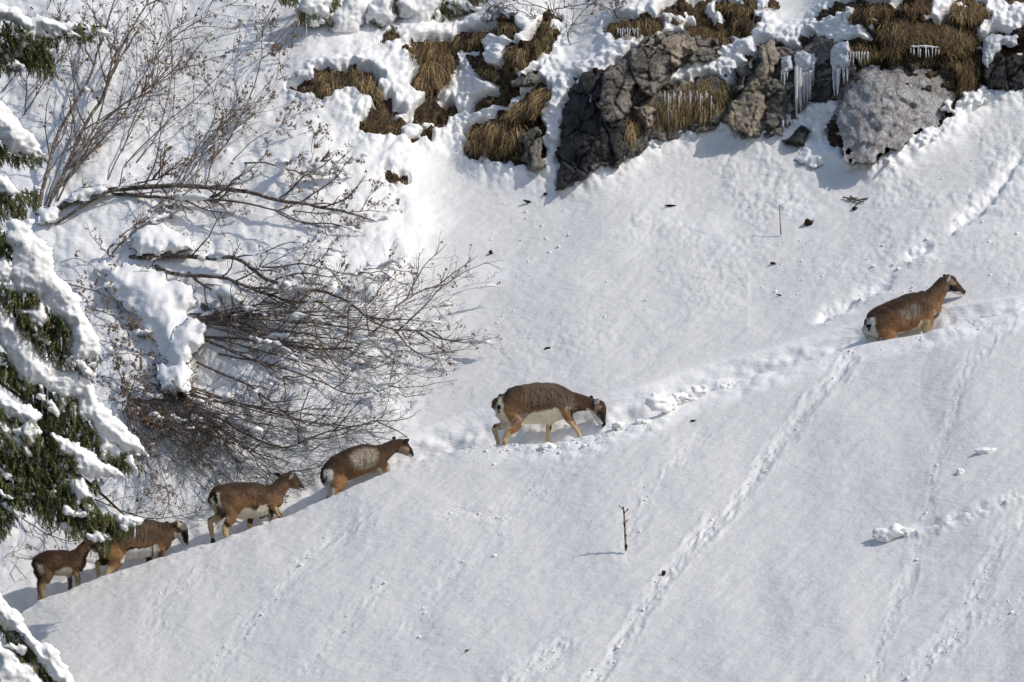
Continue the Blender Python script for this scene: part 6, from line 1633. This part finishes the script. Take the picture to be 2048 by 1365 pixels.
litter('bark_scrap', ['black bark scrap just below the trail beside the snow crumbs', 'thin dark scrap low on the near slope', 'small scrap left of the bright upper prints', 'speck of bark under the leader\'s track', 'brown crumb at the foot of the frozen dome'],
 [(1386, 842, 5, 1.6, .1), (933, 1301, 5, 1.5, .3), (1557, 590, 4, 1.3, -.2), (1370, 761, 5, 1.2, -.3), (1742, 325, 5, 3, .3)], M['debris'], 'scraps of bark lying on the snow', 'bark')
r_ = empty('twig_pile', tuple(at(1715, 402, float(any_y(1715, 402))))); tag(r_, 'small heap of broken brown twigs lying right of the brown clod', 'twigs')
for pts in ([(1695,398),(1715,400),(1735,399)], [(1700,393),(1715,401),(1728,405)], [(1706,404),(1722,399),(1738,396)], [(1705,418),(1712,410),(1722,404)], [(1686,395),(1700,397),(1716,396)]):
    P = smooth_path(pts, 7); V, F = tubes([(at(P[:, 0], P[:, 1], any_y(P[:, 0], P[:, 1]) - .04), np.linspace(.010, .005, 7), 6)]); mk('twig', V, F, M['twig'], r_, smooth=True)
V, F = blobs([at(1710, 418, float(any_y(1710, 418)) - .03)], [(.03, .02, .022)], ICO1, rough=.7, seed=4); mk('clod', V, F, M['debris'], r_)
# withered fern clump caught on the brush
rng = np.random.default_rng(9)
P = c2((440,1260),(510,1245),(520,1265),(495,1290),(465,1300),(450,1340),(435,1340))
q = rand_in(P, 160, rng); V, Q, T, c = blades(q[:, 0], q[:, 1], ground_y(q[:, 0], q[:, 1]) - .25, rng.uniform(.03, .08, len(q)), .9, rng, RUST)
o = mk('withered_fern', V, [Q, T], M['blades']); attr(o, 'tint', np.concatenate([c, np.ones((len(c), 1))], 1), 'FLOAT_COLOR'); tag(o, 'withered rust-brown fern scrap hanging at the right end of the bent trunk', 'fern')

# snowballs and broken lumps
def snow_lump(label, u, v, r, sq=(1, 1, .8), rough=.35, seed=0, name='snow_lump', sink=.5, group=None):
    y = float(any_y(u, v)) - r * (1 - sink)
    V, F = blobs([at(u, v, y)], [(r * sq[0], r * sq[1], r * sq[2])], ICO3, rough=rough, seed=seed)
    o = mk(name, V, F, M['snow_soft'], smooth=True); tag(o, label, 'snow lump', group); return o
snow_lump('flat rolled snowball at the lower end of the furrow on the near slope', 1784, 1068, .115, (1.4, .7, .9), seed=3, name='snowball', rough=.45, sink=.8)
snow_lump('smaller snow lump stuck on the right side of the rolled snowball', 1812, 1066, .06, (1.3, .6, .9), seed=13)
snow_lump('shaded round snowball resting against the dark ledge', *c2((770,775))[0], .12, (1.1, .8, .8), seed=4, name='snowball', sink=.2)
snow_lump('small snow lump between the shaded snowball and the snow tongue', *c2((862,742))[0], .06, (1.1, .8, .8), seed=5, sink=.2)
snow_lump('lone snow lump sunk in the near slope right of the furrow head', 1921, 947, .05, (1, .7, .9), seed=6, sink=.9)
snow_lump('wide low snow bump near the right edge of the near slope', 1985, 903, .09, (1.7, .5, .5), seed=7, sink=.95)
LB = [(1008,800,12,'round lump on the rim above the head-down ewe\'s tail'), ]
big = [(1322,800,20,'largest broken slab on the trench rim, ahead of the head-down ewe'), (1356,793,13,'rounded slab on the trench rim just right of the largest one'), (1383,800,12,'bright ball of snow below the trench rim'), (1404,778,12,'flat broken lump where the trench narrows'), (1288,842,9,'small ball of snow on the rim right of the ewe\'s muzzle'), (1237,850,9,'low crumb of snow on the rim just in front of the ewe\'s muzzle'), (1460,772,11,'wedge of broken snow further along the rim'), (1098,893,13,'sunken lump on the near side below the ewe\'s belly')]
for i, (u, v, r, lab) in enumerate(big): 
    yy = float(near_y(u, max(v, float(lip_v(u)) + 2))) - .02
    yy += r / S * .45
    V, F = blobs([at(u, v + r * .25, yy)], [(r / S * 1.3, r / S * .9, r / S * .8)], ICO3, rough=.55, seed=20 + i); o = mk('snow_lump', V, F, M['snow_soft'], smooth=True); tag(o, lab, 'snow lump', 'broken snow lumps along the trench rim')
# loose crumbs, past counting
rng = np.random.default_rng(31)
n = 420; U = rng.uniform(930, 2060, n); Vv = lip_v(U) + np.abs(rng.normal(0, 12, n)) - 3
U2 = rng.uniform(820, 2040, 240); V2 = np.interp(U2, [820, 1100, 1500, 2048], [560, 400, 380, 330]) + rng.uniform(-60, 250, 240)
# runnels of crumbs in the slide tracks
U3, V3_ = [], []
for Pt, wd, k in TRACKS:
    q = smooth_path(Pt, 200); m = int(34 * k); i = rng.integers(0, 200, m); U3.append(q[i, 0] + rng.normal(0, wd * .5, m)); V3_.append(q[i, 1] + rng.normal(0, wd * .5, m))
Ua = np.concatenate([U, U2] + U3); Va = np.concatenate([Vv, V2] + V3_)
r = rng.lognormal(-4.75, .4, len(Ua)).clip(.005, .022)
yy = np.where(Va > lip_v(Ua), near_y(Ua, np.maximum(Va, lip_v(Ua))), ground_y(Ua, Va)) + r * .25
V, F = blobs(at(Ua, Va, yy), np.stack([r * 1.2, r, r * .8], 1), ICO1, rough=.5, seed=8)
o = mk('snow_crumbs', V, F, M['snow_soft'], smooth=True); tag(o, 'loose snow crumbs strewn along the trench rim and slide tracks', 'snow', kind='stuff')
